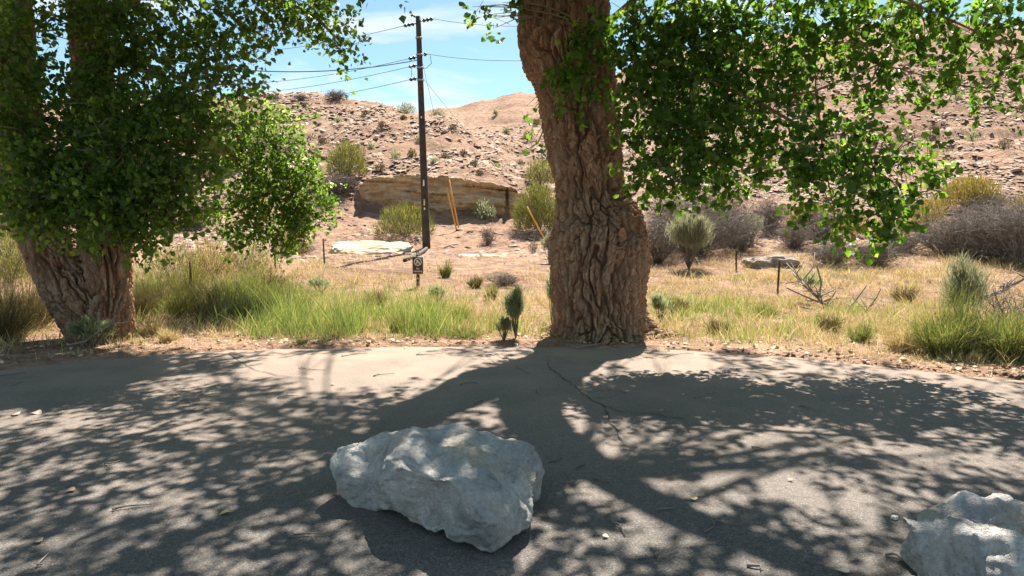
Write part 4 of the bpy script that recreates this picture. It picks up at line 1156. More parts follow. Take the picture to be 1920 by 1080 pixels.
def shrub(name, px, Y, h_px, hw_px, style, mat, label, group=None, dens=1.0, cat='shrub', base=None, sink=0.0):
    gp = G(px, Y) if base is None else base
    h = h_px / F * Y; rad = hw_px / F * Y
    root = empty(name, (gp.x, gp.y, gp.z - sink)); tag(root, label, cat, group)
    wmin = Y / F * 0.85                 # real stems get thicker with the plant's size
    if style == 'dome':
        obj('stems', stems_bag(int(26 * dens) + 8, h * .85, rad * .8, max(0.006, wmin * .45)).mesh('stems', M['darkdead']), root)
        n = int(1500 * dens * max(.5, min(1.6, h * rad)))
        th = RNG.uniform(0, 2 * math.pi, n); ph = np.arccos(RNG.uniform(-0.12, 1, n)); q = RNG.random(n) ** .28
        d = np.stack([np.cos(th) * np.sin(ph), np.sin(th) * np.sin(ph), np.cos(ph)], 1)
        lump = 1 + .26 * perlin(d[:, 0] * 2.4 + px * .1, d[:, 1] * 2.4, d[:, 2] * 2.4)
        P = d * (q * lump)[:, None] * np.array([rad, rad * .9, h * .86]) + np.array([0, 0, h * .08])
        P[:, 2] = np.maximum(P[:, 2], 0.02)
        up = d * .6 + np.array([0, 0, .9]) + RNG.normal(size=(n, 3)) * .35
        up /= np.linalg.norm(up, axis=1)[:, None]
        L = RNG.uniform(.10, .24, n) * h
        V, T = ribbons(P, P + up * (L * .5)[:, None] + RNG.normal(size=(n, 3)) * .02 * h, P + up * L[:, None], RNG.uniform(.8, 1.7, n) * max(wmin * .9, .010), 2)
        obj('foliage', mesh_np('foliage', V, T, None, mat), root)['kind'] = 'stuff'
    elif style == 'fan':      # upright stems fanning from one base
        n = int(900 * dens)
        th = RNG.uniform(0, 2 * math.pi, n); q = np.sqrt(RNG.random(n))
        P0 = np.stack([np.cos(th) * q * rad * .5, np.sin(th) * q * rad * .5, -.02 + 0 * q], 1)
        hh = h * RNG.uniform(.35, 1.1, n) * (1 - .30 * q ** 2) * np.clip(.78 + .75 * perlin(P0[:, 0] / rad * 2.2 + px, P0[:, 1] / rad * 2.2, 3.), .35, 1.3)
        lean = RNG.normal(size=(n, 2)) * .22 * rad
        P2 = np.stack([np.cos(th) * q * rad * 1.0 + lean[:, 0], np.sin(th) * q * rad * 1.0 + lean[:, 1], hh], 1)
        P1 = P0 * .45 + P2 * .55 + np.stack([0 * q, 0 * q, .22 * h * q], 1)
        V, T = ribbons(P0, P1, P2, RNG.uniform(.6, 1.3, n) * max(wmin * .75, .006), 3)
        # short leaves along the stems
        m_ = int(1400 * dens); ii = RNG.integers(0, n, m_); t = RNG.uniform(.3, 1, m_)[:, None]
        Q = (1 - t) ** 2 * P0[ii] + 2 * t * (1 - t) * P1[ii] + t * t * P2[ii]
        dd = (P2 - P0)[ii]; dd /= np.linalg.norm(dd, axis=1)[:, None]
        dd = dd + RNG.normal(size=(m_, 3)) * .45
        V2, T2 = ribbons(Q, Q + dd * .06 * h, Q + dd * .12 * h, max(wmin * .75, .006), 1)
        b = Bag(); b.add(V, T); b.add(V2, T2)
        obj('foliage', b.mesh('foliage', mat), root)['kind'] = 'stuff'
        obj('stems', stems_bag(10, h * .6, rad * .6, max(.005, wmin * .4)).mesh('stems', M['darkdead']), root)
    elif style == 'sage':     # woody base, upright plumes of small grey leaves
        b = Bag(); Ps, Ds, Ls = [], [], []
        ns = int(11 * dens) + 6
        for s_ in range(ns):
            a_ = random.uniform(0, 2 * math.pi); q = random.uniform(.15, 1)
            tip = Vector((math.cos(a_) * q * rad * .9, math.sin(a_) * q * rad * .9, h * random.uniform(.72, 1) * (1 - .25 * q)))
            mid = Vector((math.cos(a_) * q * rad * .45, math.sin(a_) * q * rad * .45, tip.z * .4))
            tube(b, [(0, 0, -.03), mid * .6, mid, tip], max(.012, wmin * .9), max(.004, wmin * .25), 5)
            m_ = int(230 * max(.7, dens))
            t = RNG.uniform(.32, 1.0, m_)
            c_ = np.array(tuple(mid))[None] * (1 - t)[:, None] + np.array(tuple(tip))[None] * t[:, None]
            wdt = rad * .26 * np.sin(np.pi * np.clip((t - .22) / .80, 0, 1)) ** .7
            c_ = c_ + RNG.normal(size=(m_, 3)) * wdt[:, None] * np.array([.75, .75, .4])
            dv = np.array(tuple((tip - mid).normalized()))[None] + RNG.normal(size=(m_, 3)) * .32
            Ps.append(c_); Ds.append(dv); Ls.append(RNG.uniform(.06, .14, m_) * h)
        P = np.concatenate(Ps); D_ = np.concatenate(Ds); L = np.concatenate(Ls)
        V, T = ribbons(P, P + D_ * (L * .5)[:, None], P + D_ * L[:, None], max(wmin * .9, .008) * RNG.uniform(.7, 1.3, len(P)), 2)
        obj('stems', b.mesh('stems', M['darkdead']), root)
        obj('foliage', mesh_np('foliage', V, T, None, mat), root)['kind'] = 'stuff'
    elif style == 'dead':     # leafless tangle
        obj('stems', stems_bag(int(110 * dens), h, rad, max(.008, wmin * .5), .35, 4, 4, 1.0, .5).mesh('stems', mat), root)
        n = int(1700 * dens)
        P = RNG.normal(size=(n, 3)) * np.array([rad * .48, rad * .45, h * .26]) + np.array([0, 0, h * .38])
        P[:, 2] = np.abs(P[:, 2])
        D_ = RNG.normal(size=(n, 3)) * np.array([1, 1, .6]); D_ /= np.linalg.norm(D_, axis=1)[:, None]
        L = RNG.uniform(.15, .45, n) * min(h, rad)
        V, T = ribbons(P, P + D_ * (L * .5)[:, None] + RNG.normal(size=(n, 3)) * .05 * h, P + D_ * L[:, None], max(.006, wmin * .6), 3)
        obj('twig_tangle', mesh_np('twig_tangle', V, T, None, mat), root)['kind'] = 'stuff'
    root.rotation_euler = (0, 0, random.uniform(0, 6.28))
    return root

SH = [  # name, px, Y, height px, half width px, style, material, label, density
    ('rabbitbrush', 760, 28.6, 60, 56, 'dome', 'brush', 'rounded green bush just left of the utility pole', 1.3),
    ('rabbitbrush', 1008, 31.0, 88, 44, 'dome', 'brush', 'green bush at the right end of the sandstone ledge, half behind the trunk', 1.3),
    ('rabbitbrush', 1015, 37.5, 48, 34, 'dome', 'brush', 'green bush higher up behind the bush at the ledge end', .8),
    ('rabbitbrush', 655, 36.0, 66, 38, 'dome', 'brush', 'olive bush at the left end of the sandstone ledge', .9),
    ('dead_brush', 640, 34.5, 40, 38, 'dead', 'darkdead', 'dark dead brush below the olive bush at the ledge', .8),
    ('rabbitbrush', 1812, 30.0, 60, 50, 'dome', 'brush_yellow', 'yellow-green dome bush high on the right slope', 1.3),
    ('dead_brush', 1850, 29.4, 28, 45, 'dead', 'darkdead', 'dark dead twigs under the yellow-green dome bush', .6),
    ('rabbitbrush', 1735, 28.0, 58, 34, 'dome', 'brush_yellow', 'yellow-tipped bush left of the dome bush, partly behind leaves', 1.0),
    ('rabbitbrush', 1515, 27.5, 58, 46, 'dome', 'brush_yellow', 'yellow-green bush beside the dark dead brush under the hanging boughs', 1.2),
    ('rabbitbrush', 1826, 25.5, 38, 24, 'dome', 'brush', 'small green bush above the tangled grey brush', .8),
    ('rabbitbrush', 1918, 28.5, 48, 26, 'dome', 'brush_yellow', 'yellowish bush at the right edge of the picture on the slope', .8),
    ('rabbitbrush', 1335, 30.0, 60, 40, 'dome', 'brush_yellow', 'yellowish bush showing through the leaves right of the big trunk', .9),
    ('small_shrub', 908, 32.6, 34, 22, 'dome', 'sage_dark', 'small dark shrub at the foot of the ledge', .7),
    ('rabbitbrush', 15, 17.0, 105, 62, 'dome', 'brush', 'pale green bush left of the leaning tree', 1.4),
    ('rabbitbrush', 60, 18.5, 70, 40, 'dome', 'brush', 'pale green bush seen past the leaning trunk', 1.0),
    ('rabbitbrush', 320, 16.5, 85, 55, 'dome', 'brush', 'yellow-green bush just right of the leaning tree', 1.1),
    ('rabbitbrush', 395, 17.5, 75, 50, 'dome', 'brush_yellow', 'straw-tinted bush below the leafy bough', 1.1),
    ('rabbitbrush', 460, 18.5, 65, 55, 'dome', 'brush', 'wide green bush below the leafy bough', 1.1),
    ('rabbitbrush', 545, 24.0, 50, 36, 'dome', 'brush_yellow', 'low yellow bush under the tip of the bough', .8),
    ('dead_brush', 560, 24.5, 22, 40, 'dead', 'darkdead', 'dark brush under the tip of the bough', .5),
    ('weed_clump', 300, 12.8, 74, 55, 'fan', 'olive', 'dark weeds right behind the leaning tree', .9),
    ('weed_clump', 385, 13.2, 76, 60, 'fan', 'olive', 'tall weeds around the hidden fence post', 1.1),
    ('weed_clump', 455, 13.8, 72, 50, 'fan', 'fresh', 'tall green weeds at the left end of the grass', 1.0),
    ('weed_clump', 40, 10.9, 130, 75, 'fan', 'olive', 'tall shaded weeds left of the leaning tree', 1.4),
    ('weed_clump', -10, 9.6, 130, 70, 'fan', 'olive', 'tall shaded weeds at the left edge of the picture', 1.4),
    ('sagebrush', 165, 9.1, 62, 38, 'sage', 'sage_dark', 'grey-green sagebrush in front of the leaning trunk', 1.0),
    ('sagebrush', 968, 9.95, 100, 28, 'sage', 'sage_dark', 'upright sagebrush at the road edge left of the big trunk', 1.0),
    ('sagebrush', 945, 9.8, 48, 18, 'sage', 'sage_dark', 'small sagebrush at the foot of the upright one', .6),
    ('sagebrush', 1036, 11.2, 110, 18, 'sage', 'sage_dark', 'thin sagebrush growing against the left side of the big trunk', .6),
    ('sagebrush', 1030, 21.5, 60, 18, 'sage', 'brush_grey', 'pale sagebrush beside the slanting orange guard', .7),
    ('sagebrush', 1292, 19.5, 108, 48, 'sage', 'brush_grey', 'large pale sagebrush right of the big trunk', 1.7),
    ('sagebrush', 1240, 11.4, 60, 26, 'sage', 'sage_dark', 'small sagebrush at the right foot of the big trunk', .6),
    ('rabbitbrush', 1785, 8.55, 120, 70, 'fan', 'fresh', 'tall bright green shrub at the road edge on the right', 2.0),
    ('sagebrush', 1815, 9.4, 175, 55, 'sage', 'brush_grey', 'grey sagebrush rising behind the bright green shrub', .9),
    ('rabbitbrush', 1900, 8.3, 115, 70, 'fan', 'fresh', 'green shrub in the right corner of the verge', 1.8),
    ('rabbitbrush', 1700, 8.9, 70, 40, 'fan', 'straw', 'straw-coloured clump left of the bright green shrub', .9),
    ('small_shrub', 835, 18.0, 36, 14, 'fan', 'fresh', 'small green shrub right of the brown sign', .5),
    ('small_shrub', 920, 14.5, 36, 16, 'fan', 'fresh', 'small green weed among dry grass left of the trunk', .4),
    ('dead_brush', 1300, 22.5, 105, 80, 'dead', 'darkdead', 'large dark dead brush behind the pale sagebrush', 1.8),
    ('dead_brush', 1385, 23.0, 80, 45, 'dead', 'deadwood', 'brown dead brush at the right end of the large dark brush', 1.0),
    ('dead_brush', 1440, 27.0, 75, 36, 'dead', 'darkdead', 'dark round dead brush left of the yellow-green bush', 1.1),
    ('dead_brush', 1560, 19.4, 50, 45, 'dead', 'darkdead', 'low grey dead brush right of the flat slab', .9),
    ('dead_brush', 1640, 19.2, 48, 50, 'dead', 'darkdead', 'low dead brush below the lowest hanging leaves', .9),
    ('dead_brush', 1870, 19.5, 120, 75, 'dead', 'deadwood', 'big tangled grey dead brush on the right', 2.0),
    ('dead_brush', 1770, 21.0, 75, 50, 'dead', 'deadwood', 'grey dead brush left of the big tangle', 1.2),
    ('dead_brush', 915, 28.0, 36, 18, 'dead', 'darkdead', 'tiny bare shrub in the open dirt by the ledge', .35),
    ('dead_brush', 1000, 25.5, 26, 10, 'dead', 'darkdead', 'tiny bare twiggy plant near the slanting guard', .15),
    ('dead_brush', 945, 16.8, 24, 34, 'dead', 'deadwood', 'low grey dead brush in the grass left of the trunk', .5),
    ('dead_brush', 1890, 9.6, 120, 60, 'dead', 'deadwood', 'bare grey branches behind the corner shrub', .35),
    ('dead_brush', 370, 30.0, 50, 40, 'dead', 'darkdead', 'dead brush on the slope between the leaning tree and the bough', .8),
    ('dead_brush', 10, 26.0, 60, 50, 'dead', 'darkdead', 'dark brush on the slope at the left edge', .9),
    ('dead_brush', 1232, 21.0, 90, 45, 'dead', 'darkdead', 'dark dead brush hard against the right side of the big trunk', 1.1),
    ('dead_brush', 1265, 25.0, 110, 60, 'dead', 'deadwood', 'grey brush farther back behind the pale sagebrush', 1.3),
    ('dead_brush', 1350, 25.5, 105, 60, 'dead', 'darkdead', 'dark brush behind the brown brush under the boughs', 1.3),
    ('dead_brush', 1490, 23.0, 55, 40, 'dead', 'darkdead', 'low dark brush behind the flat slab', .8),
    ('dead_brush', 1530, 25.5, 60, 40, 'dead', 'darkdead', 'dark dead brush right under the yellow-green bush', .9),
    ('dead_brush', 1695, 21.5, 50, 45, 'dead', 'deadwood', 'low grey brush between the lowest leaves and the big tangle', .8),
    ('dead_brush', 1815, 20.2, 90, 55, 'dead', 'deadwood', 'grey dead brush merging into the left of the big tangle', 1.3),
    ('dead_brush', 1915, 18.6, 120, 50, 'dead', 'deadwood', 'grey dead tangle at the right edge of the picture', 1.3),
    ('sagebrush', 1410, 24.6, 60, 30, 'sage', 'brush_grey', 'pale sagebrush at the right end of the dark brush belt', .8),
    ('rabbitbrush', 1590, 26.0, 60, 36, 'dome', 'brush_yellow', 'yellow bush half hidden behind the hanging leaves', .8),
    ('rabbitbrush', 1665, 25.0, 52, 34, 'dome', 'brush', 'green bush behind the lowest hanging leaves', .8),
    ('small_shrub', 765, 55.0, 20, 20, 'dome', 'brush_grey', 'grey-green shrub on the saddle skyline left of the pole', .6),
    ('small_shrub', 822, 55.0, 18, 16, 'dome', 'brush_grey', 'grey-green shrub on the saddle skyline right of the pole', .6),
    ('small_shrub', 520, 57.5, 12, 12, 'dead', 'darkdead', 'tiny dark bush on the hilltop skyline, leftmost', .3),
    ('small_shrub', 572, 57.5, 12, 18, 'dead', 'darkdead', 'flat dark bush on the hilltop skyline', .4),
    ('small_shrub', 637, 57.5, 20, 20, 'dead', 'darkdead', 'spiky bare bush on the hilltop skyline', .5),
]
for (nm, px_, Y_, hp, hw, stl, mt, lab, dn) in SH:
    shrub(nm, px_, Y_, hp, hw, stl, M[mt], lab, None, dn)
ORD = ['first', 'second', 'third', 'fourth', 'fifth', 'sixth', 'seventh', 'eighth', 'ninth', 'tenth', 'eleventh', 'twelfth']
for k, (px_, Y_, hp, hw, mt) in enumerate([(262, 12.0, 80, 30, 'olive'), (285, 14.5, 85, 40, 'fresh'), (335, 12.2, 70, 36, 'brush'), (350, 14.8, 90, 40, 'brush'), (420, 12.6, 75, 40, 'olive'), (430, 15.0, 75, 40, 'fresh'), (490, 13.4, 75, 42, 'fresh'), (500, 15.5, 65, 40, 'olive'), (540, 14.6, 60, 38, 'fresh'), (380, 11.6, 55, 34, 'olive'), (450, 11.8, 55, 34, 'fresh'), (520, 12.0, 60, 36, 'fresh')]):
    shrub('weed_clump', px_, Y_, hp, hw, 'fan', M[mt], '%s from the left of the weed clumps packed beside the leaning tree' % ORD[sorted([262, 285, 335, 350, 420, 430, 490, 500, 540, 380, 450, 520]).index(px_)], 'dense weeds beside the leaning tree', .6)
for k, (px_, Y_, hp, hw, stl, mt) in enumerate([(640, 11.2, 45, 26, 'fan', 'fresh'), (700, 13.2, 40, 26, 'fan', 'olive'), (560, 12.8, 48, 28, 'fan', 'fresh'), (860, 11.6, 40, 22, 'fan', 'fresh'), (745, 10.6, 40, 24, 'fan', 'fresh'), (820, 14.0, 34, 22, 'sage', 'sage_dark'), (600, 15.5, 36, 24, 'sage', 'sage_dark'), (1270, 12.6, 36, 24, 'fan', 'olive'), (1350, 10.4, 34, 26, 'fan', 'olive'), (1440, 12.2, 36, 26, 'fan', 'fresh'), (1560, 10.6, 40, 24, 'fan', 'olive'), (1620, 9.6, 44, 26, 'fan', 'fresh'), (1520, 16.0, 30, 22, 'sage', 'sage_dark'), (1700, 14.5, 36, 26, 'fan', 'olive'), (890, 16.5, 26, 16, 'fan', 'olive'), (280, 10.2, 44, 24, 'fan', 'straw'), (310, 9.6, 36, 22, 'fan', 'straw')]):
    lw = [640, 700, 560, 860, 745, 820, 600, 890, 280, 310] if px_ < 1000 else [1270, 1350, 1440, 1560, 1620, 1520, 1700]
    shrub('low_weed', px_, Y_, hp, hw, stl, M[mt], 'low weed in the verge %s of the big trunk, %s of those from the left' % ('left' if px_ < 1000 else 'right', ORD[sorted(lw).index(px_)]), 'low weeds in the verge', .5)
# round tufts dotted over the scree hill (alike)
for k, (px_, Y_, r_) in enumerate([(745, 39, 12), (775, 39, 10), (835, 40, 10), (815, 38, 8), (715, 36.5, 10), (890, 38, 9), (700, 42, 8), (660, 41, 9), (720, 46, 9), (790, 44, 9), (850, 47, 8), (610, 44, 9), (640, 50, 8), (690, 52, 8), (870, 42, 8), (930, 40, 8),
                                   (985, 42, 13), (975, 56, 8), (950, 70, 8), (990, 66, 12), (1005, 80, 9), (930, 85, 6), (600, 40, 10), (900, 36, 8), (560, 48, 8), (580, 53, 8), (760, 50, 7), (1810, 48, 12), (1870, 42, 14), (1900, 55, 10), (1780, 60, 9), (1850, 70, 9), (1740, 52, 10), (1690, 45, 11), (1620, 50, 10), (1900, 78, 8), (1700, 75, 8), (1590, 65, 9)]):
    shrub('hill_tuft', px_, Y_, r_ * 1.5, r_, 'dome', M['olive' if k % 3 else 'sage_dark'], 'small dark tuft growing on the bare hillside', 'tufts dotted over the hillside', .45)
# bright small tufts at the asphalt edge
tq = gnd(563, 650); shrub('grass_tuft', 563, tq.y + .12, 14, 13, 'fan', M['fresh'], 'tiny bright green tuft at the asphalt edge', None, .25, 'grass tuft')
tq = gnd(880, 643); shrub('grass_tuft', 872, tq.y + .35, 24, 40, 'fan', M['fresh'], 'low green tuft at the road edge left of the upright sagebrush', None, .6, 'grass tuft')

# ------------------------------------------------------------------ dead branches and twigs
def branch(name, pts, r0, r1, label, cat, group=None, side=0, mat='deadwood', k=6, forks=()):
    pts = [Vector(p) for p in pts]; c = pts[0].copy()
    b = Bag(); tube(b, pts, r0, r1, k)
    for s_ in range(side):
        i0 = random.randint(0, len(pts) - 2); p0 = pts[i0].lerp(pts[i0 + 1], random.random())
        L = (pts[-1] - pts[0]).length * random.uniform(.10, .28)
        e_ = p0 + Vector((random.gauss(0, .7), random.gauss(0, .7), abs(random.gauss(0.2, .5)))).normalized() * L
        m1 = p0.lerp(e_, .5) + Vector((random.gauss(0, .08), random.gauss(0, .08), random.gauss(0, .08))) * L
        tube(b, [p0, m1, e_], r0 * .4, r1 * .6, 4)
        if random.random() < .7:
            f_ = m1 + (e_ - m1).cross(Vector((random.random(), random.random(), 1))).normalized() * L * .4
            tube(b, [m1, f_], r0 * .25, r1 * .4, 3)
    for fk in forks: tube(b, fk, r0 * .6, r1, 5)
    o = obj(name, b.mesh(name, M[mat], True, np.array(tuple(c))), None, c)
    tag(o, label, cat, group)
    return o
branch('fallen_branch', [at(1488, 512, 14.6), at(1520, 545, 14.0), at(1545, 570, 13.6), at(1590, 585, 13.2), at(1640, 598, 12.8), at(1705, 612, 12.2)], 0.036, 0.014, 'large forked dead branch lying in the grass on the right', 'dead branch', side=44, k=8,
       forks=([at(1545, 570, 13.6), at(1510, 556, 13.6), at(1475, 540, 13.5)], [at(1535, 560, 13.7), at(1540, 530, 13.7), at(1532, 500, 13.8), at(1540, 488, 13.8)], [at(1590, 585, 13.2), at(1610, 555, 13.3), at(1625, 535, 13.3)], [at(1620, 592, 12.9), at(1660, 585, 12.7), at(1700, 590, 12.5)], [at(1610, 590, 12.9), at(1560, 590, 12.9), at(1500, 575, 12.9)]))
branch('fallen_branch', [at(1700, 490, 20.0), at(1720, 495, 19.8), at(1755, 507, 19.5)], 0.05, 0.02, 'short dead branch lying below the grey brush', 'dead branch', side=5)
branch('fallen_branch', [G(858, 27.8) + Vector((0, 0, .04)), G(845, 27.2) + Vector((0, 0, .05)), G(832, 26.7) + Vector((0, 0, .03))], 0.03, 0.015, 'thin stick on the dirt below the orange guards', 'stick', side=1)
branch('timber', [G(800, 26.2) + Vector((0, 0, .06)), G(778, 23.0) + Vector((0, 0, .06)), G(758, 21.6) + Vector((0, 0, .05))], 0.07, 0.06, 'dark weathered timber lying behind the brown sign', 'log', mat='polewood')
branch('fallen_branch', [at(1840, 560, 10.4), at(1880, 545, 10.2), at(1925, 520, 10.0), at(1980, 515, 9.8)], 0.03, 0.012, 'bare branch reaching in at the right edge', 'dead branch', side=14)
branch('fallen_branch', [at(128, 648, 9.0), at(160, 640, 8.9), at(190, 618, 8.9), at(215, 603, 9.0)], 0.018, 0.008, 'dead stick leaning at the foot of the leaning tree', 'stick', side=2)
# roots and debris at the big trunk
for k, (a_, lab) in enumerate([([(1060, 640), (1100, 638), (1150, 630), (1175, 634)], 'pale stick lying along the foot of the big trunk'), ([(1080, 652), (1120, 645), (1165, 636)], 'pale curved stick in front of the big trunk'), ([(1000, 628), (1025, 634), (1045, 631)], 'pale stick at the left foot of the big trunk')]):
    branch('stick', [gnd(x_, y_, .03) for x_, y_ in a_], 0.014, 0.006, lab, 'stick', side=2)
TW = [(1030, 866, 1052, 861), (1060, 882, 1068, 895), (1064, 905, 1088, 900), (1112, 897, 1148, 900), (1145, 972, 1172, 1004), (968, 688, 992, 700), (862, 722, 896, 718), (1120, 745, 1160, 738), (338, 752, 365, 740), (196, 869, 226, 863), (78, 1058, 92, 1036),
      (540, 1005, 625, 1000), (1320, 998, 1332, 988), (1232, 1036, 1272, 1030), (905, 748, 888, 757), (0, 705, 48, 698), (20, 723, 42, 717), (345, 748, 362, 756), (410, 757, 455, 752), (520, 746, 560, 742), (210, 955, 285, 945), (640, 668, 690, 662), (560, 690, 610, 694), (1230, 955, 1260, 950), (1340, 984, 1366, 983), (1190, 1048, 1210, 1040),
      (1410, 838, 1440, 842), (1095, 870, 1078, 880), (1300, 745, 1345, 735), (1500, 760, 1540, 770), (780, 665, 830, 662), (700, 705, 740, 700), (1250, 668, 1300, 662), (1400, 1060, 1425, 1068), (1660, 1040, 1690, 1048), (160, 785, 190, 780)]
for k, (xa, ya, xb, yb) in enumerate(TW):
    p0, p1 = gnd(xa, ya, .008), gnd(xb, yb, .010)
    mid = p0.lerp(p1, .5) + Vector((random.gauss(0, .03), random.gauss(0, .05), .006))
    branch('twig', [p0, p0.lerp(mid, .6) + Vector((random.gauss(0, .01), random.gauss(0, .01), .002)), mid, p1], random.uniform(.005, .008), .003, 'small dry twig fallen on the asphalt', 'twig', 'twigs scattered on the asphalt', side=random.choice((0, 1, 1, 2)), mat='deadwood' if k % 3 else 'darkdead', k=5)
lm = {}
for mt in ('yleaf', 'paleleaf', 'litter'):
    lm[mt] = mesh_np('fallen_leaf', LEAF7 * np.array([1, 1, 1.6]), LEAF7T, None, M[mt])
for k, (x_, y_, s_, mt) in enumerate([(433, 959, .10, 'yleaf'), (1302, 937, .07, 'yleaf'), (64, 772, .13, 'paleleaf'), (36, 776, .12, 'paleleaf'), (330, 742, .08, 'paleleaf'), (355, 768, .10, 'paleleaf'), (427, 784, .07, 'litter'), (1593, 1073, .09, 'paleleaf'), (142, 917, .08, 'litter'), (80, 1013, .07, 'litter'), (376, 737, .09, 'litter'),
                                      (1130, 1003, .05, 'paleleaf'), (1388, 640, .09, 'yleaf'), (980, 850, .05, 'litter'), (1480, 900, .05, 'litter'), (1350, 915, .05, 'litter'), (620, 720, .07, 'litter'), (500, 735, .07, 'litter'), (1620, 760, .06, 'litter'), (1240, 770, .06, 'litter'), (1720, 850, .05, 'litter')]):
    q = gnd(x_, y_, .012)
    o = obj('fallen_leaf', lm[mt], None, q); s_ *= .68; o.scale = (s_, s_, s_); o.rotation_euler = (random.uniform(-.2, .2), random.uniform(-.2, .2), random.uniform(0, 6.28))
    if k == 0: tag(o, 'bright yellow leaf lying left of the big boulder', 'leaf', 'leaves fallen on the asphalt')
    elif k == 12: tag(o, 'bright yellow leaf in the verge right of the big trunk', 'leaf', 'leaves fallen on the asphalt')
    else: tag(o, 'small dry leaf fallen on the asphalt', 'leaf', 'leaves fallen on the asphalt')
q = gnd(1677, 970, .01)
rock_slab('pebble', q, (.035, .028, .022), 0.4, M['stonew'], 'white pebble beside the right-hand boulder', 'pebble', 2.0)

# ------------------------------------------------------------------ grasses, litter, scree (uncountable)
def gmask(px, Y, spots):
    s = np.zeros(len(px))
    for (cx, cy, sx, sy, a_) in spots: s = np.maximum(s, a_ * np.exp(-((px - cx) / sx) ** 2 - ((Y - cy) / sy) ** 2))
    return s
def scatter(n, y0, y1, pw=1.0, u=0.95):
    Y = y0 + (y1 - y0) * RNG.random(n) ** pw
    px = 960 + F * RNG.uniform(-u, u, n)
    x = (px - 960) / F * Y
    return px, x, Y
GREEN = [(590, 11.0, 150, 1.6, 1.0), (780, 10.8, 130, 1.4, 1.0), (690, 12.0, 200, 1.5, .7), (480, 10.6, 60, 1.0, .8), (1330, 13, 170, 2.2, .9), (1600, 12, 200, 2.0, .65), (1420, 10.1, 120, .8, .8), (1270, 10.6, 60, .8, .5), (1850, 9.2, 110, 1.2, .9), (1500, 17, 200, 2, .35), (430, 13.0, 110, 2, .8), (950, 10.8, 80, 1.0, .5), (1680, 11, 120, 1.4, .45), (250, 12.5, 100, 2, .5), (700, 14.5, 250, 1.5, .3)]
def blades(n, y0, y1, kind):
    px, x, Y = scatter(n, y0, y1, 1.25)
    nt_ = n // 45                                   # most blades stand in tufts
    tpx, tx, ty = scatter(nt_, y0, y1, 1.25)
    ti = RNG.integers(0, nt_, n); intuft = RNG.random(n) < .72
    tr_ = RNG.uniform(.03, .10, nt_)
    ox, oy = RNG.normal(size=n), RNG.normal(size=n)
    x = np.where(intuft, tx[ti] + ox * tr_[ti], x); Y = np.where(intuft, ty[ti] + oy * tr_[ti], Y)
    px = 960 + F * x / Y
    th_ = np.where(intuft, RNG.uniform(.6, 1.5, nt_)[ti], .7)
    d = Y - edge_y(x)
    gmv = gmask(px, Y, GREEN) * (0.75 + 0.9 * perlin(x * 1.3, Y * 1.3, 3.))
    patch = 0.5 + 0.7 * perlin(x * .6, Y * .6, 8.0) + .35 * perlin(x * 2.3, Y * 2.3, 8.0)
    bare = gmask(px, Y, [(900, 20, 190, 6.0, 1.0), (760, 19.5, 120, 3.0, .8), (1180, 17, 90, 2.0, .6), (1120, 10.0, 120, .6, 1.0), (820, 24, 110, 4, .9), (1000, 16.5, 50, 2, .7), (1230, 15.5, 60, 1.0, .5), (130, 9.0, 120, .8, .8), (700, 9.75, 900, .35, .6)])
    if kind == 'green': keep = RNG.random(n) < gmv
    else: keep = RNG.random(n) < np.clip(.02 + 1.15 * patch, .03, 1) * (1 - .95 * bare) * (1 - .55 * np.clip(gmv, 0, 1)) * sstep(25, 17, Y)
    keep &= (d > 0.08) & (d > 0.5 * RNG.random(n))
    px, x, Y, gmv, d, th_, ox, oy, intuft = [q[keep] for q in (px, x, Y, gmv, d, th_, ox, oy, intuft)]
    n = len(x)
    cl = 0.08
    x = x + RNG.normal(size=n) * .02; z = H(x, Y)
    near = sstep(.05, 1.2, d)
    if kind == 'green': hh = RNG.uniform(.16, .58, n) * np.where(px > 1180, .5, 1.0) * (.45 + .75 * np.clip(gmv, 0, 1)) * (.35 + .65 * near)
    else: hh = RNG.uniform(.05, .24, n) * (.5 + .9 * np.clip(.5 + perlin(x * .9, Y * .9, 12.), 0, 1)) * (.35 + .65 * near)
    hh = hh * th_
    P0 = np.stack([x, Y, z - .015], 1)
    ln = RNG.normal(size=(n, 2)) * (.22 if kind == 'green' else .5)
    ln = ln + np.stack([ox, oy], 1) * np.where(intuft, .28, 0)[:, None]
    P2 = P0 + np.stack([ln[:, 0] * hh, ln[:, 1] * hh, hh], 1)
    P1 = P0 * .5 + P2 * .5 + np.stack([0 * x, 0 * x, .22 * hh], 1)
    return ribbons(P0, P1, P2, RNG.uniform(.005, .010, n) * (Y / 11) ** .7, 2)
V, T = blades(260000, 8.0, 25, 'straw')
tag(obj('dry_grass', mesh_np('dry_grass', V, T, None, M['straw'])), 'straw-coloured dry grass covering the verge', 'grass', kind='stuff')
V, T = blades(230000, 8.0, 20, 'green')
tag(obj('green_grass', mesh_np('green_grass', V, T, None, M['grass'])), 'patches of green grass growing through the dry grass', 'grass', kind='stuff')
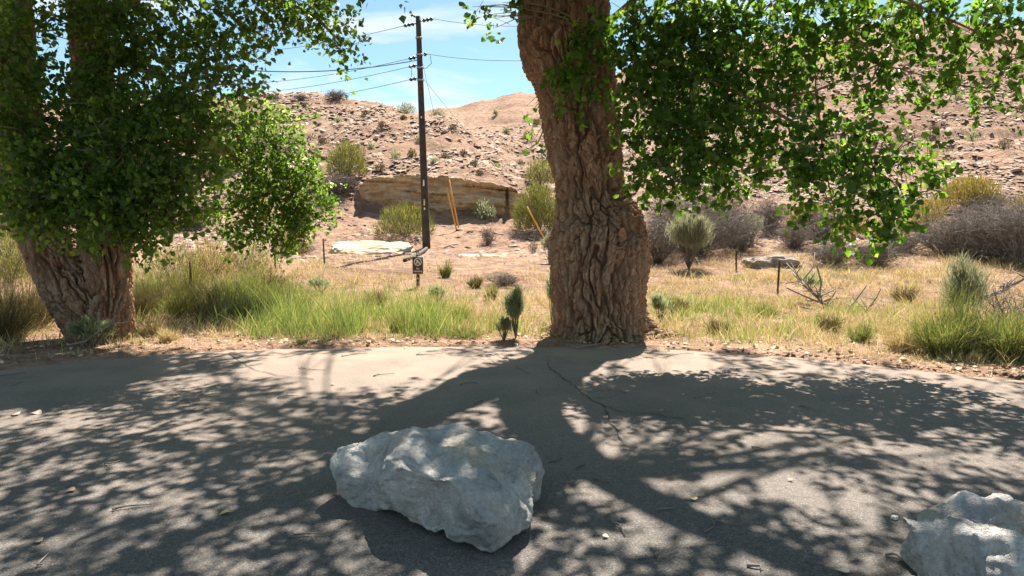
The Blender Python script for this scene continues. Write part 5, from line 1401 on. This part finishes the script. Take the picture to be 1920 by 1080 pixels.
# seed heads standing over the grass
# leaf litter along the road edge
n = 11500
px, x, Y = scatter(n, 7.3, 13.5, 1.5)
d = Y - edge_y(x)
k_ = (d > -0.25) & (RNG.random(n) < np.exp(-np.maximum(d, 0) / 0.9) + .12) & ((d > 0.0) | (RNG.random(n) < .12))
x, Y = x[k_], Y[k_]; n = len(x)
z = np.maximum(H(x, Y), np.where(Y < edge_y(x), 0.004, -1)) + RNG.uniform(.004, .03, n)
A = RNG.normal(size=(n, 3)) * np.array([1, 1, .25]); A /= np.linalg.norm(A, axis=1)[:, None]
N = RNG.normal(size=(n, 3)) * .35 + np.array([0, 0, 1]); N -= A * np.sum(A * N, 1)[:, None]; N /= np.linalg.norm(N, axis=1)[:, None]
tag(obj('leaf_litter', leaves_mesh('leaf_litter', np.stack([x, Y, z], 1), A, N, RNG.uniform(.025, .075, n), M['litter'], LEAF5, LEAF5T)), 'dry leaf litter strewn along the asphalt edge', 'leaf litter', kind='stuff')
# fine sticks in the litter
n = 2600
px, x, Y = scatter(n, 7.3, 13, 1.6)
d = Y - edge_y(x); k_ = (d > -.12) & (RNG.random(n) < np.exp(-np.maximum(d, 0) / .8)); x, Y = x[k_], Y[k_]; n = len(x)
P0 = np.stack([x, Y, np.maximum(H(x, Y), .0) + .012], 1); D_ = RNG.normal(size=(n, 3)) * np.array([1, 1, .1]); D_ /= np.linalg.norm(D_, axis=1)[:, None]
L = RNG.uniform(.06, .28, n)[:, None]
V, T = ribbons(P0, P0 + D_ * L * .5 + np.array([0, 0, .012]), P0 + D_ * L, .008, 2, np.tile(np.array([[0, 0, 1.0]]), (n, 1)))
tag(obj('stick_litter', mesh_np('stick_litter', V, T, None, M['litter'])), 'fine sticks and straw along the asphalt edge', 'litter', kind='stuff')

# scree: flat angular stones over the hill
ROCK = np.array([(1, .1, 0), (.55, .8, .1), (-.5, .75, -.05), (-1, -.1, .1), (-.45, -.85, 0), (.6, -.7, .05), (.3, .2, .55), (-.35, -.15, .5), (0, 0, -.45)], float)
ROCKT = np.array([(0, 1, 6), (1, 2, 6), (2, 7, 6), (2, 3, 7), (3, 4, 7), (4, 5, 7), (5, 6, 7), (5, 0, 6), (1, 0, 8), (2, 1, 8), (3, 2, 8), (4, 3, 8), (5, 4, 8), (0, 5, 8)])
ROCKT8 = ROCKT[:8]
def stones(name, n, y0, y1, smin, smax, dens, label):
    px, x, Y = scatter(n, y0, y1, 1.1, .85)
    k_ = RNG.random(n) < dens(px, x, Y); px, x, Y = px[k_], x[k_], Y[k_]; n = len(x)
    z = H(x, Y)
    s = smin * (smax / smin) ** (RNG.random(n) ** 2.2) * (Y / 40) ** .5
    a_ = RNG.uniform(0, 2 * math.pi, n); ca, sa = np.cos(a_), np.sin(a_)
    R = ROCK[None] * RNG.uniform(.65, 1.25, (n, 9, 3)) * np.array([1, .75, .55])
    X_ = R[..., 0] * ca[:, None] - R[..., 1] * sa[:, None]; Y_ = R[..., 0] * sa[:, None] + R[..., 1] * ca[:, None]
    Zt = R[..., 2] + X_ * RNG.normal(size=(n, 1)) * .25 + Y_ * RNG.uniform(-.1, .45, (n, 1))
    V = np.stack([X_, Y_, Zt], -1) * s[:, None, None] + np.stack([x, Y, z + s * .12], 1)[:, None]
    T = (np.arange(n)[:, None, None] * 9 + ROCKT8[None]).reshape(-1, 3)
    tag(obj(name, mesh_np(name, V.reshape(-1, 3), T, None, M['scree'])), label, 'stones', kind='stuff')
def dens_hill(px, x, Y):
    d = .35 + .9 * perlin(x * .22, Y * .22, 3.) + .4 * perlin(x * .9, Y * .9, 6.)
    return np.clip(d, .03, 1) * sstep(20, 27, Y) * np.where((px > 500) & (px < 1020) & (Y < 34), .25, 1)
stones('scree', 190000, 19, 78, .06, .28, dens_hill, 'loose scree stones strewn over the hillside')
stones('gravel', 9000, 15, 36, .02, .09, lambda px, x, Y: np.where((px > 560) & (px < 1100), .6, .35) * sstep(15, 20, Y), 'small stones on the bare dirt below the hill')
# larger single stones one can pick out
for k in range(44):
    px_ = random.choice([random.uniform(560, 990), random.uniform(1400, 1920)]); Y_ = random.uniform(35, 58) if px_ < 1000 else random.uniform(24, 60)
    q = G(px_, Y_); s_ = random.uniform(.18, .40)
    V = (ROCK * np.random.default_rng(k).uniform(.7, 1.25, (9, 3)) * np.array([1, .8, .6])) * s_
    o = obj('hill_stone', mesh_np('hill_stone', V, ROCKT, None, M['scree']), None, (q.x, q.y, q.z + s_ * .12)); o.rotation_euler = (.2, random.uniform(-.2, .2), random.uniform(0, 6.28))
    tag(o, 'angular pale stone lying on the hillside', 'stone', 'larger stones on the hillside')
